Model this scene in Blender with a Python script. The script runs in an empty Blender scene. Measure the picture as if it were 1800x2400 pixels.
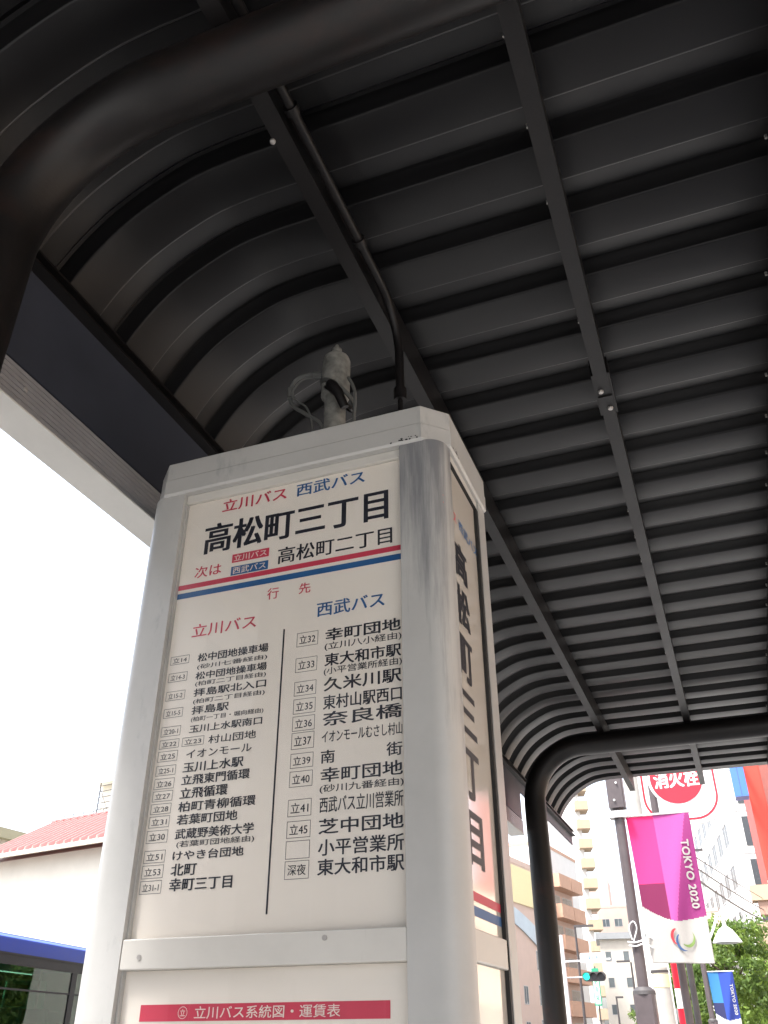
import bpy, bmesh, math, random
from math import sin, cos, pi, radians, sqrt
from mathutils import Vector, Matrix

random.seed(7)
SC = bpy.context.scene
COL = SC.collection
EYE = 1.55            # camera height above the pavement

# ---------------------------------------------------------------- camera
cam_d = bpy.data.cameras.new('camera')
cam = bpy.data.objects.new('camera', cam_d)
COL.objects.link(cam)
_p, _r, _h = 0.552527824, -0.0038895534, 0.360516558
_f = Vector((-sin(_h) * cos(_p), cos(_h) * cos(_p), sin(_p)))
_rt = Vector((cos(_h), sin(_h), 0)); _up = _rt.cross(_f)
_rt = cos(_r) * _rt + sin(_r) * _up; _up = _rt.cross(_f)
M3 = Matrix((_rt, _up, -_f)).transposed()
cam.matrix_world = Matrix.Translation((0, 0, EYE)) @ M3.to_4x4()
cam_d.sensor_fit = 'VERTICAL'; cam_d.sensor_height = 24.0
cam_d.lens = 24.0 * 2016.4 / 2400.0
cam_d.clip_start = 0.05; cam_d.clip_end = 3000
SC.camera = cam

# ---------------------------------------------------------------- sky, sun, exposure
SUN_EL, SUN_AZ = radians(63), radians(213)     # azimuth clockwise from +Y: high, behind and to the left
W = bpy.data.worlds.new('World'); SC.world = W; W.use_nodes = True
wn = W.node_tree.nodes; wl = W.node_tree.links
for n in list(wn): wn.remove(n)
w_out = wn.new('ShaderNodeOutputWorld'); w_bg = wn.new('ShaderNodeBackground')
sky = wn.new('ShaderNodeTexSky'); sky.sky_type = 'NISHITA'; sky.sun_disc = False
sky.sun_elevation = SUN_EL; sky.sun_rotation = SUN_AZ
sky.air_density = 1.0; sky.dust_density = 4.0; sky.ozone_density = 1.0
hs = wn.new('ShaderNodeHueSaturation'); hs.inputs['Saturation'].default_value = 0.5   # bright overcast
wl.new(sky.outputs[0], hs.inputs['Color']); wl.new(hs.outputs[0], w_bg.inputs['Color'])
w_bg.inputs['Strength'].default_value = 0.15
wl.new(w_bg.outputs[0], w_out.inputs['Surface'])
sd = bpy.data.lights.new('sun', 'SUN'); sd.energy = 2.0; sd.angle = radians(10); sd.color = (1.0, .98, .945)
sun = bpy.data.objects.new('sun', sd); COL.objects.link(sun)
_sdir = Vector((sin(SUN_AZ) * cos(SUN_EL), cos(SUN_AZ) * cos(SUN_EL), sin(SUN_EL)))
sun.rotation_euler = (-_sdir).to_track_quat('-Z', 'Y').to_euler()
sun.location = (0, 0, 60)
SC.view_settings.view_transform = 'Standard'; SC.view_settings.look = 'None'
SC.view_settings.gamma = 1.0; SC.view_settings.exposure = 2.15
try:
    SC.cycles.max_bounces = 10; SC.cycles.diffuse_bounces = 6; SC.cycles.transparent_max_bounces = 16
    SC.cycles.caustics_reflective = False; SC.cycles.caustics_refractive = False
except Exception: pass

# ---------------------------------------------------------------- materials
def mat(name, col, rough=.6, metal=0.0, noise=.12, nscale=6.0, bump=0.0, bscale=40.0, spec=.5, coat=0.0, stain=None, grime=None):
    m = bpy.data.materials.new(name); m.use_nodes = True
    nt = m.node_tree; N = nt.nodes; L = nt.links
    b = N['Principled BSDF']
    b.inputs['Roughness'].default_value = rough; b.inputs['Metallic'].default_value = metal
    b.inputs['Specular IOR Level'].default_value = spec
    if coat: b.inputs['Coat Weight'].default_value = coat; b.inputs['Coat Roughness'].default_value = .08
    tc = N.new('ShaderNodeTexCoord')
    nz = N.new('ShaderNodeTexNoise'); nz.inputs['Scale'].default_value = nscale; nz.inputs['Detail'].default_value = 8
    nz.inputs['Roughness'].default_value = .65
    L.new(tc.outputs['Object'], nz.inputs['Vector'])
    r = N.new('ShaderNodeValToRGB')
    lo = [max(0, c * (1 - noise)) for c in col]; hi = [min(1, c * (1 + noise)) for c in col]
    r.color_ramp.elements[0].position = .3; r.color_ramp.elements[1].position = .7
    r.color_ramp.elements[0].color = (*lo, 1); r.color_ramp.elements[1].color = (*hi, 1)
    L.new(nz.outputs['Fac'], r.inputs['Fac'])
    out = r.outputs['Color']
    if stain:      # (colour, scale xyz, threshold, strength): streaks or blotches of wear
        sc_col, scl, th, amt = stain
        mp = N.new('ShaderNodeMapping'); mp.inputs['Scale'].default_value = scl
        L.new(tc.outputs['Object'], mp.inputs['Vector'])
        n2 = N.new('ShaderNodeTexNoise'); n2.inputs['Scale'].default_value = 1; n2.inputs['Detail'].default_value = 10
        n2.inputs['Roughness'].default_value = .7
        L.new(mp.outputs[0], n2.inputs['Vector'])
        r2 = N.new('ShaderNodeValToRGB')
        r2.color_ramp.elements[0].position = th; r2.color_ramp.elements[1].position = min(1, th + .16)
        r2.color_ramp.elements[0].color = (0, 0, 0, 1); r2.color_ramp.elements[1].color = (amt, amt, amt, 1)
        L.new(n2.outputs['Fac'], r2.inputs['Fac'])
        mx = N.new('ShaderNodeMixRGB'); mx.inputs[2].default_value = (*sc_col, 1)
        L.new(r2.outputs['Color'], mx.inputs[0]); L.new(out, mx.inputs[1]); out = mx.outputs[0]
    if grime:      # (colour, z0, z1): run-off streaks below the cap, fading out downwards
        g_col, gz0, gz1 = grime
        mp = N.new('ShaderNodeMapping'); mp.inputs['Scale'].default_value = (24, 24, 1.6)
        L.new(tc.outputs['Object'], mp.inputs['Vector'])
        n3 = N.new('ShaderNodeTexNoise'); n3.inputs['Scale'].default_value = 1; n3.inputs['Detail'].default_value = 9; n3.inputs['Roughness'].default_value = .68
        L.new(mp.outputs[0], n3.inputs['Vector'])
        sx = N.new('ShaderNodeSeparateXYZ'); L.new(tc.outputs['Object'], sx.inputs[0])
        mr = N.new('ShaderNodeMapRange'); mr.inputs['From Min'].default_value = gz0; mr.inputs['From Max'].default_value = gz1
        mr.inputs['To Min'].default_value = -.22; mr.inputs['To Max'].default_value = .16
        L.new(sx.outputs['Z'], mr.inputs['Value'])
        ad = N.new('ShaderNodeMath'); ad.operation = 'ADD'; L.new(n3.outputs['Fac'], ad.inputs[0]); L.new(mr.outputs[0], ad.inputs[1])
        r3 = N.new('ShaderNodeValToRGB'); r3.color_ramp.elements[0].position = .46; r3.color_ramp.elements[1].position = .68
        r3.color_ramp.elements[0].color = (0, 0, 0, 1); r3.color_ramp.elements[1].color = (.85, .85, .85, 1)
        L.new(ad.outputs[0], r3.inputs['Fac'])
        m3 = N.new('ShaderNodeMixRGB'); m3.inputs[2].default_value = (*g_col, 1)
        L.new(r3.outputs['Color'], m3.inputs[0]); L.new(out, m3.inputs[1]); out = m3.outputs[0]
    L.new(out, b.inputs['Base Color'])
    rr = N.new('ShaderNodeMapRange'); rr.inputs['To Min'].default_value = max(.02, rough - .1); rr.inputs['To Max'].default_value = min(1, rough + .1)
    L.new(nz.outputs['Fac'], rr.inputs['Value']); L.new(rr.outputs[0], b.inputs['Roughness'])
    if bump:
        nb = N.new('ShaderNodeTexNoise'); nb.inputs['Scale'].default_value = bscale; nb.inputs['Detail'].default_value = 4
        L.new(tc.outputs['Object'], nb.inputs['Vector'])
        bp = N.new('ShaderNodeBump'); bp.inputs['Strength'].default_value = bump; bp.inputs['Distance'].default_value = .01
        L.new(nb.outputs['Fac'], bp.inputs['Height']); L.new(bp.outputs[0], b.inputs['Normal'])
    return m

def glass_sheet(name, tint=(1, 1, 1), rough=0.0, ior=1.5):
    """clear pane: light passes straight through, reflections follow the Fresnel law"""
    m = bpy.data.materials.new(name); m.use_nodes = True
    nt = m.node_tree; N = nt.nodes; L = nt.links
    for n in list(N): N.remove(n)
    o = N.new('ShaderNodeOutputMaterial'); mx = N.new('ShaderNodeMixShader'); fr = N.new('ShaderNodeFresnel')
    ge = N.new('ShaderNodeNewGeometry'); ir = N.new('ShaderNodeMapRange')      # same reflectance on both faces of the pane
    ir.inputs['To Min'].default_value = ior; ir.inputs['To Max'].default_value = 1 / ior
    L.new(ge.outputs['Backfacing'], ir.inputs['Value']); L.new(ir.outputs[0], fr.inputs['IOR'])
    t = N.new('ShaderNodeBsdfTransparent'); t.inputs[0].default_value = (*tint, 1)
    g = N.new('ShaderNodeBsdfGlossy'); g.inputs['Roughness'].default_value = rough
    tc = N.new('ShaderNodeTexCoord'); nb = N.new('ShaderNodeTexNoise'); nb.inputs['Scale'].default_value = 2.2
    L.new(tc.outputs['Object'], nb.inputs['Vector'])
    bp = N.new('ShaderNodeBump'); bp.inputs['Strength'].default_value = .06; bp.inputs['Distance'].default_value = .02
    L.new(nb.outputs['Fac'], bp.inputs['Height']); L.new(bp.outputs[0], g.inputs['Normal'])
    L.new(fr.outputs[0], mx.inputs[0]); L.new(t.outputs[0], mx.inputs[1]); L.new(g.outputs[0], mx.inputs[2])
    L.new(mx.outputs[0], o.inputs['Surface'])
    return m

def brick_mat(name, c1, c2, mortar, scale=(1, 1, 1), bw=.3, bh=.1, rough=.8, ms=.012):
    m = bpy.data.materials.new(name); m.use_nodes = True
    nt = m.node_tree; N = nt.nodes; L = nt.links; b = N['Principled BSDF']; b.inputs['Roughness'].default_value = rough
    tc = N.new('ShaderNodeTexCoord'); mp = N.new('ShaderNodeMapping'); mp.inputs['Scale'].default_value = scale
    L.new(tc.outputs['Object'], mp.inputs[0])
    bt = N.new('ShaderNodeTexBrick'); bt.inputs['Scale'].default_value = 1
    bt.inputs['Color1'].default_value = (*c1, 1); bt.inputs['Color2'].default_value = (*c2, 1); bt.inputs['Mortar'].default_value = (*mortar, 1)
    bt.inputs['Brick Width'].default_value = bw; bt.inputs['Row Height'].default_value = bh; bt.inputs['Mortar Size'].default_value = ms
    L.new(mp.outputs[0], bt.inputs['Vector']); L.new(bt.outputs['Color'], b.inputs['Base Color'])
    return m

# ---------------------------------------------------------------- mesh helpers
class MB:
    def __init__(s): s.v = []; s.f = []; s.mi = []
    def add(s, verts, faces, mi=0):
        k = len(s.v); s.v += [tuple(p) for p in verts]
        s.f += [tuple(k + i for i in f) for f in faces]; s.mi += [mi] * len(faces); return s
    def box(s, a, b, mi=0):
        x0, y0, z0 = a; x1, y1, z1 = b
        x0, x1 = min(x0, x1), max(x0, x1); y0, y1 = min(y0, y1), max(y0, y1); z0, z1 = min(z0, z1), max(z0, z1)
        v = [(x0, y0, z0), (x1, y0, z0), (x1, y1, z0), (x0, y1, z0), (x0, y0, z1), (x1, y0, z1), (x1, y1, z1), (x0, y1, z1)]
        return s.add(v, [(0, 3, 2, 1), (4, 5, 6, 7), (0, 1, 5, 4), (1, 2, 6, 5), (2, 3, 7, 6), (3, 0, 4, 7)], mi)
    def prism(s, poly, z0, z1, mi=0):        # vertical extrusion of an xy polygon (counter-clockwise)
        n = len(poly)
        v = [(x, y, z0) for x, y in poly] + [(x, y, z1) for x, y in poly]
        f = [tuple(range(n - 1, -1, -1)), tuple(range(n, 2 * n))] + [(i, (i + 1) % n, n + (i + 1) % n, n + i) for i in range(n)]
        return s.add(v, f, mi)
    def extr(s, poly, y0, y1, mi=0):         # xz polygon extruded along y
        n = len(poly)
        v = [(x, y0, z) for x, z in poly] + [(x, y1, z) for x, z in poly]
        f = [tuple(range(n)), tuple(range(2 * n - 1, n - 1, -1))] + [(i, n + i, n + (i + 1) % n, (i + 1) % n) for i in range(n)]
        return s.add(v, f, mi)
    def tube(s, pts, r, n=12, mi=0, cap=True):
        pts = [Vector(p) for p in pts]; k0 = len(s.v); m = len(pts)
        rr = r if isinstance(r, (list, tuple)) else [r] * m
        t0 = (pts[1] - pts[0]).normalized()
        u = t0.orthogonal().normalized()
        for i, p in enumerate(pts):
            t = (pts[min(i + 1, m - 1)] - pts[max(i - 1, 0)]).normalized()
            u = (u - t * u.dot(t)).normalized(); w = t.cross(u)
            for j in range(n):
                a = 2 * pi * j / n; q = p + (u * cos(a) + w * sin(a)) * rr[i]; s.v.append(tuple(q))
        for i in range(m - 1):
            for j in range(n):
                a = k0 + i * n + j; b = k0 + i * n + (j + 1) % n
                s.f.append((a, b, b + n, a + n)); s.mi.append(mi)
        if cap:
            s.f.append(tuple(k0 + j for j in range(n - 1, -1, -1))); s.mi.append(mi)
            s.f.append(tuple(k0 + (m - 1) * n + j for j in range(n))); s.mi.append(mi)
        return s
    def lathe(s, prof, c=(0, 0, 0), n=24, mi=0):      # profile of (radius, z)
        k0 = len(s.v)
        for r, z in prof:
            for j in range(n):
                a = 2 * pi * j / n; s.v.append((c[0] + r * cos(a), c[1] + r * sin(a), c[2] + z))
        for i in range(len(prof) - 1):
            for j in range(n):
                a = k0 + i * n + j; b = k0 + i * n + (j + 1) % n
                s.f.append((a, b, b + n, a + n)); s.mi.append(mi)
        s.f.append(tuple(k0 + j for j in range(n - 1, -1, -1))); s.mi.append(mi)
        s.f.append(tuple(k0 + (len(prof) - 1) * n + j for j in range(n))); s.mi.append(mi)
        return s
    def build(s, name, m, parent=None, smooth=False, bevel=0.0, loc=None, crease=38):
        me = bpy.data.meshes.new(name); me.from_pydata(s.v, [], s.f)
        ms = m if isinstance(m, (list, tuple)) else [m]
        for x in ms: me.materials.append(x)
        if len(ms) > 1: me.polygons.foreach_set('material_index', s.mi)
        me.update()
        o = bpy.data.objects.new(name, me); COL.objects.link(o)
        if parent: o.parent = parent
        if loc: o.location = loc
        if smooth:
            for p in me.polygons: p.use_smooth = True
            bm = bmesh.new(); bm.from_mesh(me)
            for e in bm.edges:
                if len(e.link_faces) == 2 and e.calc_face_angle(0) > radians(crease): e.smooth = False
            bm.to_mesh(me); bm.free()
        if bevel:
            bv = o.modifiers.new('bevel', 'BEVEL'); bv.width = bevel; bv.segments = 2; bv.limit_method = 'ANGLE'; bv.angle_limit = radians(40)
        return o

def tag(o, label, cat, group=None):
    o['label'] = label; o['category'] = cat
    if group: o['group'] = group
    return o
def thing(name, label, cat, loc=(0, 0, 0), rz=0.0, group=None):
    o = bpy.data.objects.new(name, None); COL.objects.link(o); o.empty_display_size = .2
    o.location = loc; o.rotation_euler = (0, 0, rz)
    return tag(o, label, cat, group)
def structure(o): o['kind'] = 'structure'; return o
def copy_tree(o, parent=None):
    c = o.copy(); COL.objects.link(c)
    if parent: c.parent = parent
    for ch in list(o.children): copy_tree(ch, c)
    return c

_glyphs = {}
def text_mesh(body, spacing=1.0):
    key = (body, spacing)
    if key in _glyphs: return _glyphs[key]
    c = bpy.data.curves.new('lettering', 'FONT'); c.body = body; c.size = 1; c.resolution_u = 3; c.space_character = spacing
    o = bpy.data.objects.new('lettering', c); COL.objects.link(o)
    bpy.context.view_layer.update()
    me = bpy.data.meshes.new_from_object(o.evaluated_get(bpy.context.evaluated_depsgraph_get()))
    v = [(p.co.x, p.co.y) for p in me.vertices]; f = [tuple(q.vertices) for q in me.polygons]
    bpy.data.objects.remove(o); bpy.data.curves.remove(c); bpy.data.meshes.remove(me)
    xs = [p[0] for p in v]; ys = [p[1] for p in v]
    x0, x1, y0, y1 = min(xs), max(xs), min(ys), max(ys)
    v = [((x - x0) / (x1 - x0), (y - y0) / max(1e-6, y1 - y0)) for x, y in v]
    _glyphs[key] = (v, f, (x1 - x0) / max(1e-6, y1 - y0)); return _glyphs[key]
def put_text(mb, body, frame, a0, a1, b0, b1, bold=.012, mi=0, keep=False, spacing=1.0):
    """fill rectangle a0..a1 (right) x b0..b1 (up) of a plane; frame(a, b) gives the 3-D point"""
    v, f, asp = text_mesh(body, spacing)
    if keep:
        w = (b1 - b0) * asp
        m = (a0 + a1) / 2; a0, a1 = m - w / 2, m + w / 2
    # heavier strokes: the letters laid over themselves with small shifts, each a hair above the last
    d = bold * (b1 - b0) * .9
    sh = [(0, 0)] if bold < .004 else [(0, 0), (d, d * .5), (-d, d * .5), (d, -d * .5), (-d, -d * .5)]
    o = Vector(frame(0, 0)); nn = (Vector(frame(1, 0)) - o).cross(Vector(frame(0, 1)) - o).normalized()
    a0 += d; a1 -= d; b0 += d * .5; b1 -= d * .5
    for k, (dx, dy) in enumerate(sh):
        q = nn * (k * .00003 * max(1, (b1 - b0) * 4))
        mb.add([tuple(Vector(frame(a0 + (a1 - a0) * x + dx, b0 + (b1 - b0) * y + dy)) + q) for x, y in v], f, mi)
def quad(mb, frame, a0, a1, b0, b1, mi=0):
    mb.add([frame(a0, b0), frame(a1, b0), frame(a1, b1), frame(a0, b1)], [(0, 1, 2, 3)], mi)
def outline(mb, frame, a0, a1, b0, b1, t, mi=0):
    quad(mb, frame, a0, a1, b0, b0 + t, mi); quad(mb, frame, a0, a1, b1 - t, b1, mi)
    quad(mb, frame, a0, a0 + t, b0 + t, b1 - t, mi); quad(mb, frame, a1 - t, a1, b0 + t, b1 - t, mi)

# ---------------------------------------------------------------- palette
K = {}
K['frame']  = mat('dark_brown_steel', (.0062, .0053, .0055), .46, spec=.28, noise=.18, nscale=9, bump=.05, bscale=180, stain=((.018, .0105, .0085), (5, 3, 9), .60, .6))
K['deck']   = mat('dark_brown_sheet', (.0052, .0050, .0055), .42, spec=.23, noise=.2, nscale=3, stain=((.030, .028, .027), (16, 70, 70), .69, .7))
K['fold']   = mat('fold_edge_highlight', (.026, .025, .025), .35, noise=.5, nscale=9, stain=((.05, .048, .045), (5, 60, 60), .62, .6))  # edge highlight put into the colour: paler strip along the deck folds
K['portal'] = mat('rusting_brown_steel', (.0066, .0057, .0057), .42, spec=.28, noise=.25, nscale=5, bump=.05, bscale=160, stain=((.024, .011, .008), (1.6, 3, 3), .50, .8))
K['fascia'] = mat('dark_fascia_sheet', (.034, .039, .054), .45, spec=.35, noise=.2, nscale=4, bump=.03, bscale=7, stain=((.06, .06, .07), (22, 5, 22), .72, .3))
K['gutter'] = mat('grey_aluminium', (.36, .36, .38), .42, metal=.35, noise=.08, nscale=12)
K['gutter_pale'] = mat('pale_aluminium', (.62, .61, .58), .5, noise=.07, nscale=5, stain=((.42, .40, .36), (3, 1.2, 8), .60, .45))
K['alu']    = mat('painted_aluminium', (.45, .445, .43), .36, noise=.06, nscale=7, stain=((.24, .245, .25), (14, 14, 5), .58, .7))
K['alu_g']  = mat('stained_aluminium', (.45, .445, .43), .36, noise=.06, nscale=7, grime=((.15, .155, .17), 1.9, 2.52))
K['alu_lt'] = mat('light_aluminium', (.56, .54, .50), .38, noise=.05, nscale=7, stain=((.36, .34, .31), (30, 30, 4), .62, .5))
K['panel']  = mat('cream_acrylic', (.80, .74, .66), .5, noise=.035, nscale=2.5, stain=((.60, .54, .46), (7, 7, 3), .60, .35))
K['sidep']  = mat('glossy_cream_acrylic', (.80, .74, .66), .07, coat=1.0, spec=.9, noise=.035, nscale=2.5)
K['gasket'] = mat('black_rubber', (.012, .012, .012), .7, noise=.1)
K['ink_k']  = mat('black_ink', (.012, .014, .024), .5, noise=.15)
K['ink_r']  = mat('red_ink', (.56, .045, .085), .5, noise=.1)
K['ink_b']  = mat('blue_ink', (.018, .10, .27), .5, noise=.1)
K['ink_w']  = mat('white_ink', (.78, .66, .60), .5, noise=.1)
K['glass']  = glass_sheet('clear_cover_glass', ior=1.34)
K['zinc']   = mat('weathered_zinc', (.20, .20, .185), .7, metal=.2, noise=.45, nscale=38, bump=.1, bscale=120)
K['cable']  = mat('grey_cable', (.085, .088, .085), .6, noise=.15)
K['bolt']   = mat('dull_steel', (.40, .38, .36), .5, metal=.5, noise=.15, nscale=60)
K['asphalt']= mat('asphalt', (.055, .055, .057), .85, noise=.25, nscale=4, bump=.2, bscale=200)
K['paving'] = brick_mat('paving_blocks', (.33, .325, .315), (.38, .375, .36), (.20, .195, .19), bw=.3, bh=.3, ms=.008)
K['kerb']   = mat('concrete_kerb', (.38, .37, .35), .8, noise=.15, nscale=5, bump=.1)
K['ground'] = mat('ground', (.25, .24, .22), .9, noise=.2, nscale=.5)
K['paint']  = mat('road_paint', (.75, .75, .72), .7, noise=.15, nscale=8)

# ---------------------------------------------------------------- ground, road, pavement
structure(MB().add([(-900, -900, -.17), (900, -900, -.17), (900, 900, -.17), (-900, 900, -.17)], [(0, 1, 2, 3)]).build('ground', K['ground']))
structure(MB().add([(-13.5, -80, -.15), (-1.62, -80, -.15), (-1.62, 40, -.15), (-13.5, 40, -.15)], [(0, 1, 2, 3)]).build('road', K['asphalt']))
_a = radians(-8)
_e = lambda x, d: (x + sin(_a) * d, 40 + cos(_a) * d, -.146)
structure(MB().add([_e(-13.5, 0), _e(-1.62, 0), _e(-1.62, 160), _e(-13.5, 160)], [(0, 1, 2, 3)]).build('road', K['asphalt']))
structure(MB().box((-1.48, -80, -.16), (5.5, 40, 0)).build('pavement', K['paving']))
structure(MB().box((-1.62, -80, -.16), (-1.48, 40, -.004)).build('kerb', K['kerb'], bevel=.015))
structure(MB().box((-16.5, -80, -.16), (-13.64, 40, 0)).build('pavement', K['paving']))
structure(MB().box((-13.64, -80, -.16), (-13.5, 40, -.004)).build('kerb', K['kerb'], bevel=.015))
mk = MB()
for i in range(-12, 7):
    mk.add([(-7.63, i * 6, -.146), (-7.48, i * 6, -.146), (-7.48, i * 6 + 4, -.146), (-7.63, i * 6 + 4, -.146)], [(0, 1, 2, 3)])
structure(mk.build('road_marking', K['paint']))

# ---------------------------------------------------------------- bus shelter
H = EYE
sh = thing('bus_shelter', 'dark brown steel bus shelter with ribbed roof curving down over the kiosk', 'bus shelter', (0, 2.85, 0))
def sbuild(mb, name, m, parent=sh, **k):
    mb.v = [(x, y - 2.85, z) for x, y, z in mb.v]
    return mb.build(name, m, parent, **k)
# folded-plate deck swept from the flat top down to the street-side eave
DK = H + 1.61
path = [(2.05, DK)]
for x in (1.6, .8, 0.2, -.4): path.append((x, DK))
ctrl = [(-.70, 1.61), (-.80, 1.598), (-.89, 1.562), (-.97, 1.512), (-1.03, 1.452), (-1.072, 1.392), (-1.092, 1.352)]
def catmull(P, n=5):
    out = []
    for i in range(len(P) - 1):
        p0 = P[max(i - 1, 0)]; p1 = P[i]; p2 = P[i + 1]; p3 = P[min(i + 2, len(P) - 1)]
        for k in range(n):
            t = k / n
            out.append(tuple(.5 * ((2 * p1[j]) + (-p0[j] + p2[j]) * t + (2 * p0[j] - 5 * p1[j] + 4 * p2[j] - p3[j]) * t * t + (-p0[j] + 3 * p1[j] - 3 * p2[j] + p3[j]) * t ** 3) for j in range(2)))
    out.append(P[-1]); return out
path += [(x, H + z) for x, z in catmull(ctrl)]
edge_rows = []
prof = []         # (distance along Y, rise of the sheet)
PER = .2
# bright folds at Y = DK_ratio: flange ends near .675*1.61 + k*.2
Y0 = 1.087 - .105
y = Y0 - 18 * PER
while y < 6.33:
    e0 = [(y + .0050 - .0050 * cos(a) - .0002, .0055 - .0055 * sin(a)) for a in (0, pi / 8, pi / 4, 3 * pi / 8, pi / 2)]
    e1 = [(y + .1005 + .0050 * sin(a), .0055 - .0055 * cos(a)) for a in (0, pi / 8, pi / 4, 3 * pi / 8, pi / 2)]
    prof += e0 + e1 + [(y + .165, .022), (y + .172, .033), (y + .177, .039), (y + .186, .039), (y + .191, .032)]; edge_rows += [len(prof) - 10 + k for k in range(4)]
    y += PER
prof += [(y, 0.0), (y + .08, 0.0)]
DECK_END = y + .08
nrm = []
for i in range(len(path)):
    a = path[max(i - 1, 0)]; b = path[min(i + 1, len(path) - 1)]
    tx, tz = b[0] - a[0], b[1] - a[1]; l = math.hypot(tx, tz); nx, nz = tz / l, -tx / l
    if nz < 0 and abs(nz) > 1e-3: nx, nz = -nx, -nz
    nrm.append((nx, nz))
# outward normal: up on the flat, towards the street on the curve
nrm = [(nx, nz) if (nz > 0) else (-nx, -nz) for nx, nz in nrm]
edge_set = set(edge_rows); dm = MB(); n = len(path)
for (py, h) in prof:
    for (px, pz), (nx, nz) in zip(path, nrm): dm.v.append((px + nx * h, py, pz + nz * h))
for i in range(len(prof) - 1):
    for j in range(n - 1):
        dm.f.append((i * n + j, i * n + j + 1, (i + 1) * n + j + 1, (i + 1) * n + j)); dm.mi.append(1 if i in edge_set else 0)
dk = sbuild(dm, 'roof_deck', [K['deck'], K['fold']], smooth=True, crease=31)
so = dk.modifiers.new('sheet', 'SOLIDIFY'); so.thickness = .0012; so.offset = 0
YA, YB = prof[0][0], DECK_END
# lengthwise purlins under the deck
def purlin(x, y0, y1):
    mb = MB(); z0, z1 = H + 1.5, H + 1.604
    w = .018
    mb.extr([(x - w, z0), (x + w, z0), (x + w, z0 + .0025), (x - w + .0025, z0 + .0025), (x - w + .0025, z1), (x - w, z1)][::-1], y0, y1)
    mb.extr([(x + w - .0025, z0 + .0025), (x + w, z0 + .0025), (x + w, z1), (x + w - .0025, z1)][::-1], y0, y1)
    return mb
for x in (-.552, -.081, .375, .84, 1.31, 1.78):
    o = sbuild(purlin(x, YA + .03, 6.40), 'purlin', K['frame'])
    if abs(x + .081) < .01:
        sp = MB()
        sp.box((x - .024, 1.84, H + 1.505), (x - .018, 2.02, H + 1.56)); sp.box((x + .018, 1.84, H + 1.505), (x + .024, 2.02, H + 1.56))
        sp.box((x - .0185, 1.928, H + 1.496), (x + .0185, 1.934, H + 1.4995))
        sp.v = [(a, b - 2.85, c) for a, b, c in sp.v]; sp.build('splice_plate', K['frame'], o)
        for dx, yy in ((-.008, 1.905), (.006, 1.985)):
            b = MB().lathe([(.006, -.006), (.0075, -.004), (.0075, 0)], (x + dx, yy - 2.85, H + 1.5), 8); b.build('bolt', K['bolt'], o, smooth=True)
    if abs(x + .552) < .01:
        b = MB().lathe([(.002, -.009), (.0055, -.007), (.006, -.003), (.004, 0)], (x - .018, .905 - 2.85, H + 1.5), 10); b.build('bolt', K['bolt'], o, smooth=True)
# small hook bolts where the deck is clipped to the purlins
hb = MB(); yy = Y0 - 4 * PER
while yy < 6.2:
    for x in (-.099 - .006, .351):
        if random.random() < .4: hb.box((x - .0025, yy + .135, H + 1.590), (x + .0025, yy + .140, H + 1.60))
    yy += PER
o = sbuild(hb, 'hook_bolts', K['bolt']); o['kind'] = 'stuff'
# bent-pipe portal frames
def portal(yc):
    r = .0595; R = .30; zt = H + 1.44; xc = -.967; xr = 1.75
    pts = [(xc, yc, -.02), (xc, yc, .9), (xc, yc, zt - R - .25), (xc, yc, zt - R)]
    for k in range(1, 13):
        a = pi - k * pi / 24; pts.append((xc + R + R * cos(a), yc, zt - R + R * sin(a)))
    pts += [(xc + R + .2, yc, zt), (.3, yc, zt), (1.0, yc, zt), (xr - R, yc, zt)]
    for k in range(1, 13):
        a = pi / 2 - k * pi / 24; pts.append((xr - R + R * cos(a), yc, zt - R + R * sin(a)))
    pts += [(xr, yc, .9), (xr, yc, -.02)]
    o = sbuild(MB().tube(pts, r, 28), 'portal_frame', K['portal'], smooth=True)
    for x in (xc, xr):
        b = MB().box((x - .12, yc - .12 - 2.85, 0.001), (x + .12, yc + .12 - 2.85, .016)); b.build('base_plate', K['frame'], o)
portal(.711); portal(4.955)
# eave channel, fascia and gutter on the street side
ea = MB(); ea.extr([(-1.105, H + 1.322), (-1.062, H + 1.322), (-1.062, H + 1.328), (-1.085, H + 1.328), (-1.085, H + 1.356), (-1.069, H + 1.356), (-1.069, H + 1.362), (-1.105, H + 1.362)][::-1], YA + .02, 6.9)
sbuild(ea, 'eave_channel', K['frame'])
sbuild(MB().box((-1.099, YA + .02, H + 1.103), (-1.089, 5.15, H + 1.3215)).box((-1.099, 5.1505, H + 1.262), (-1.089, 6.9, H + 1.3215)), 'fascia_panel', K['fascia'])
g = MB(); zz = H + 1.101; pz = [(-1.092, zz)]
for k in range(7):
    z_ = zz - .004 - k * .0108
    pz += [(-1.0875, z_), (-1.0875, z_ - .0082), (-1.0915, z_ - .0092), (-1.0915, z_ - .0102)]
zl = H + 1.022
pz += [(-1.0875, zl), (-1.0875, zl - .002), (-1.163, zl - .002), (-1.163, zz + .06), (-1.160, zz + .06), (-1.160, zl + .001), (-1.095, zl + .001), (-1.095, zz)]
g.extr(pz, YA, 5.16)
gu = sbuild(g, 'gutter', [K['gutter']])
sbuild(MB().box((-1.166, YA, zl - .006), (-1.084, 5.16, zl - .0025)), 'gutter_sole', K['gutter_pale'])
for yy in (.95, 2.1, 3.4, 4.6):
    MB().lathe([(.004, -.003), (.006, -.001), (.006, 0)], (0, 0, 0), 8).build('screw', K['bolt'], gu, smooth=True).matrix_local = Matrix.Translation((-1.0875, yy - 2.85, H + 1.062)) @ Matrix.Rotation(-pi / 2, 4, 'Y')
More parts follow.
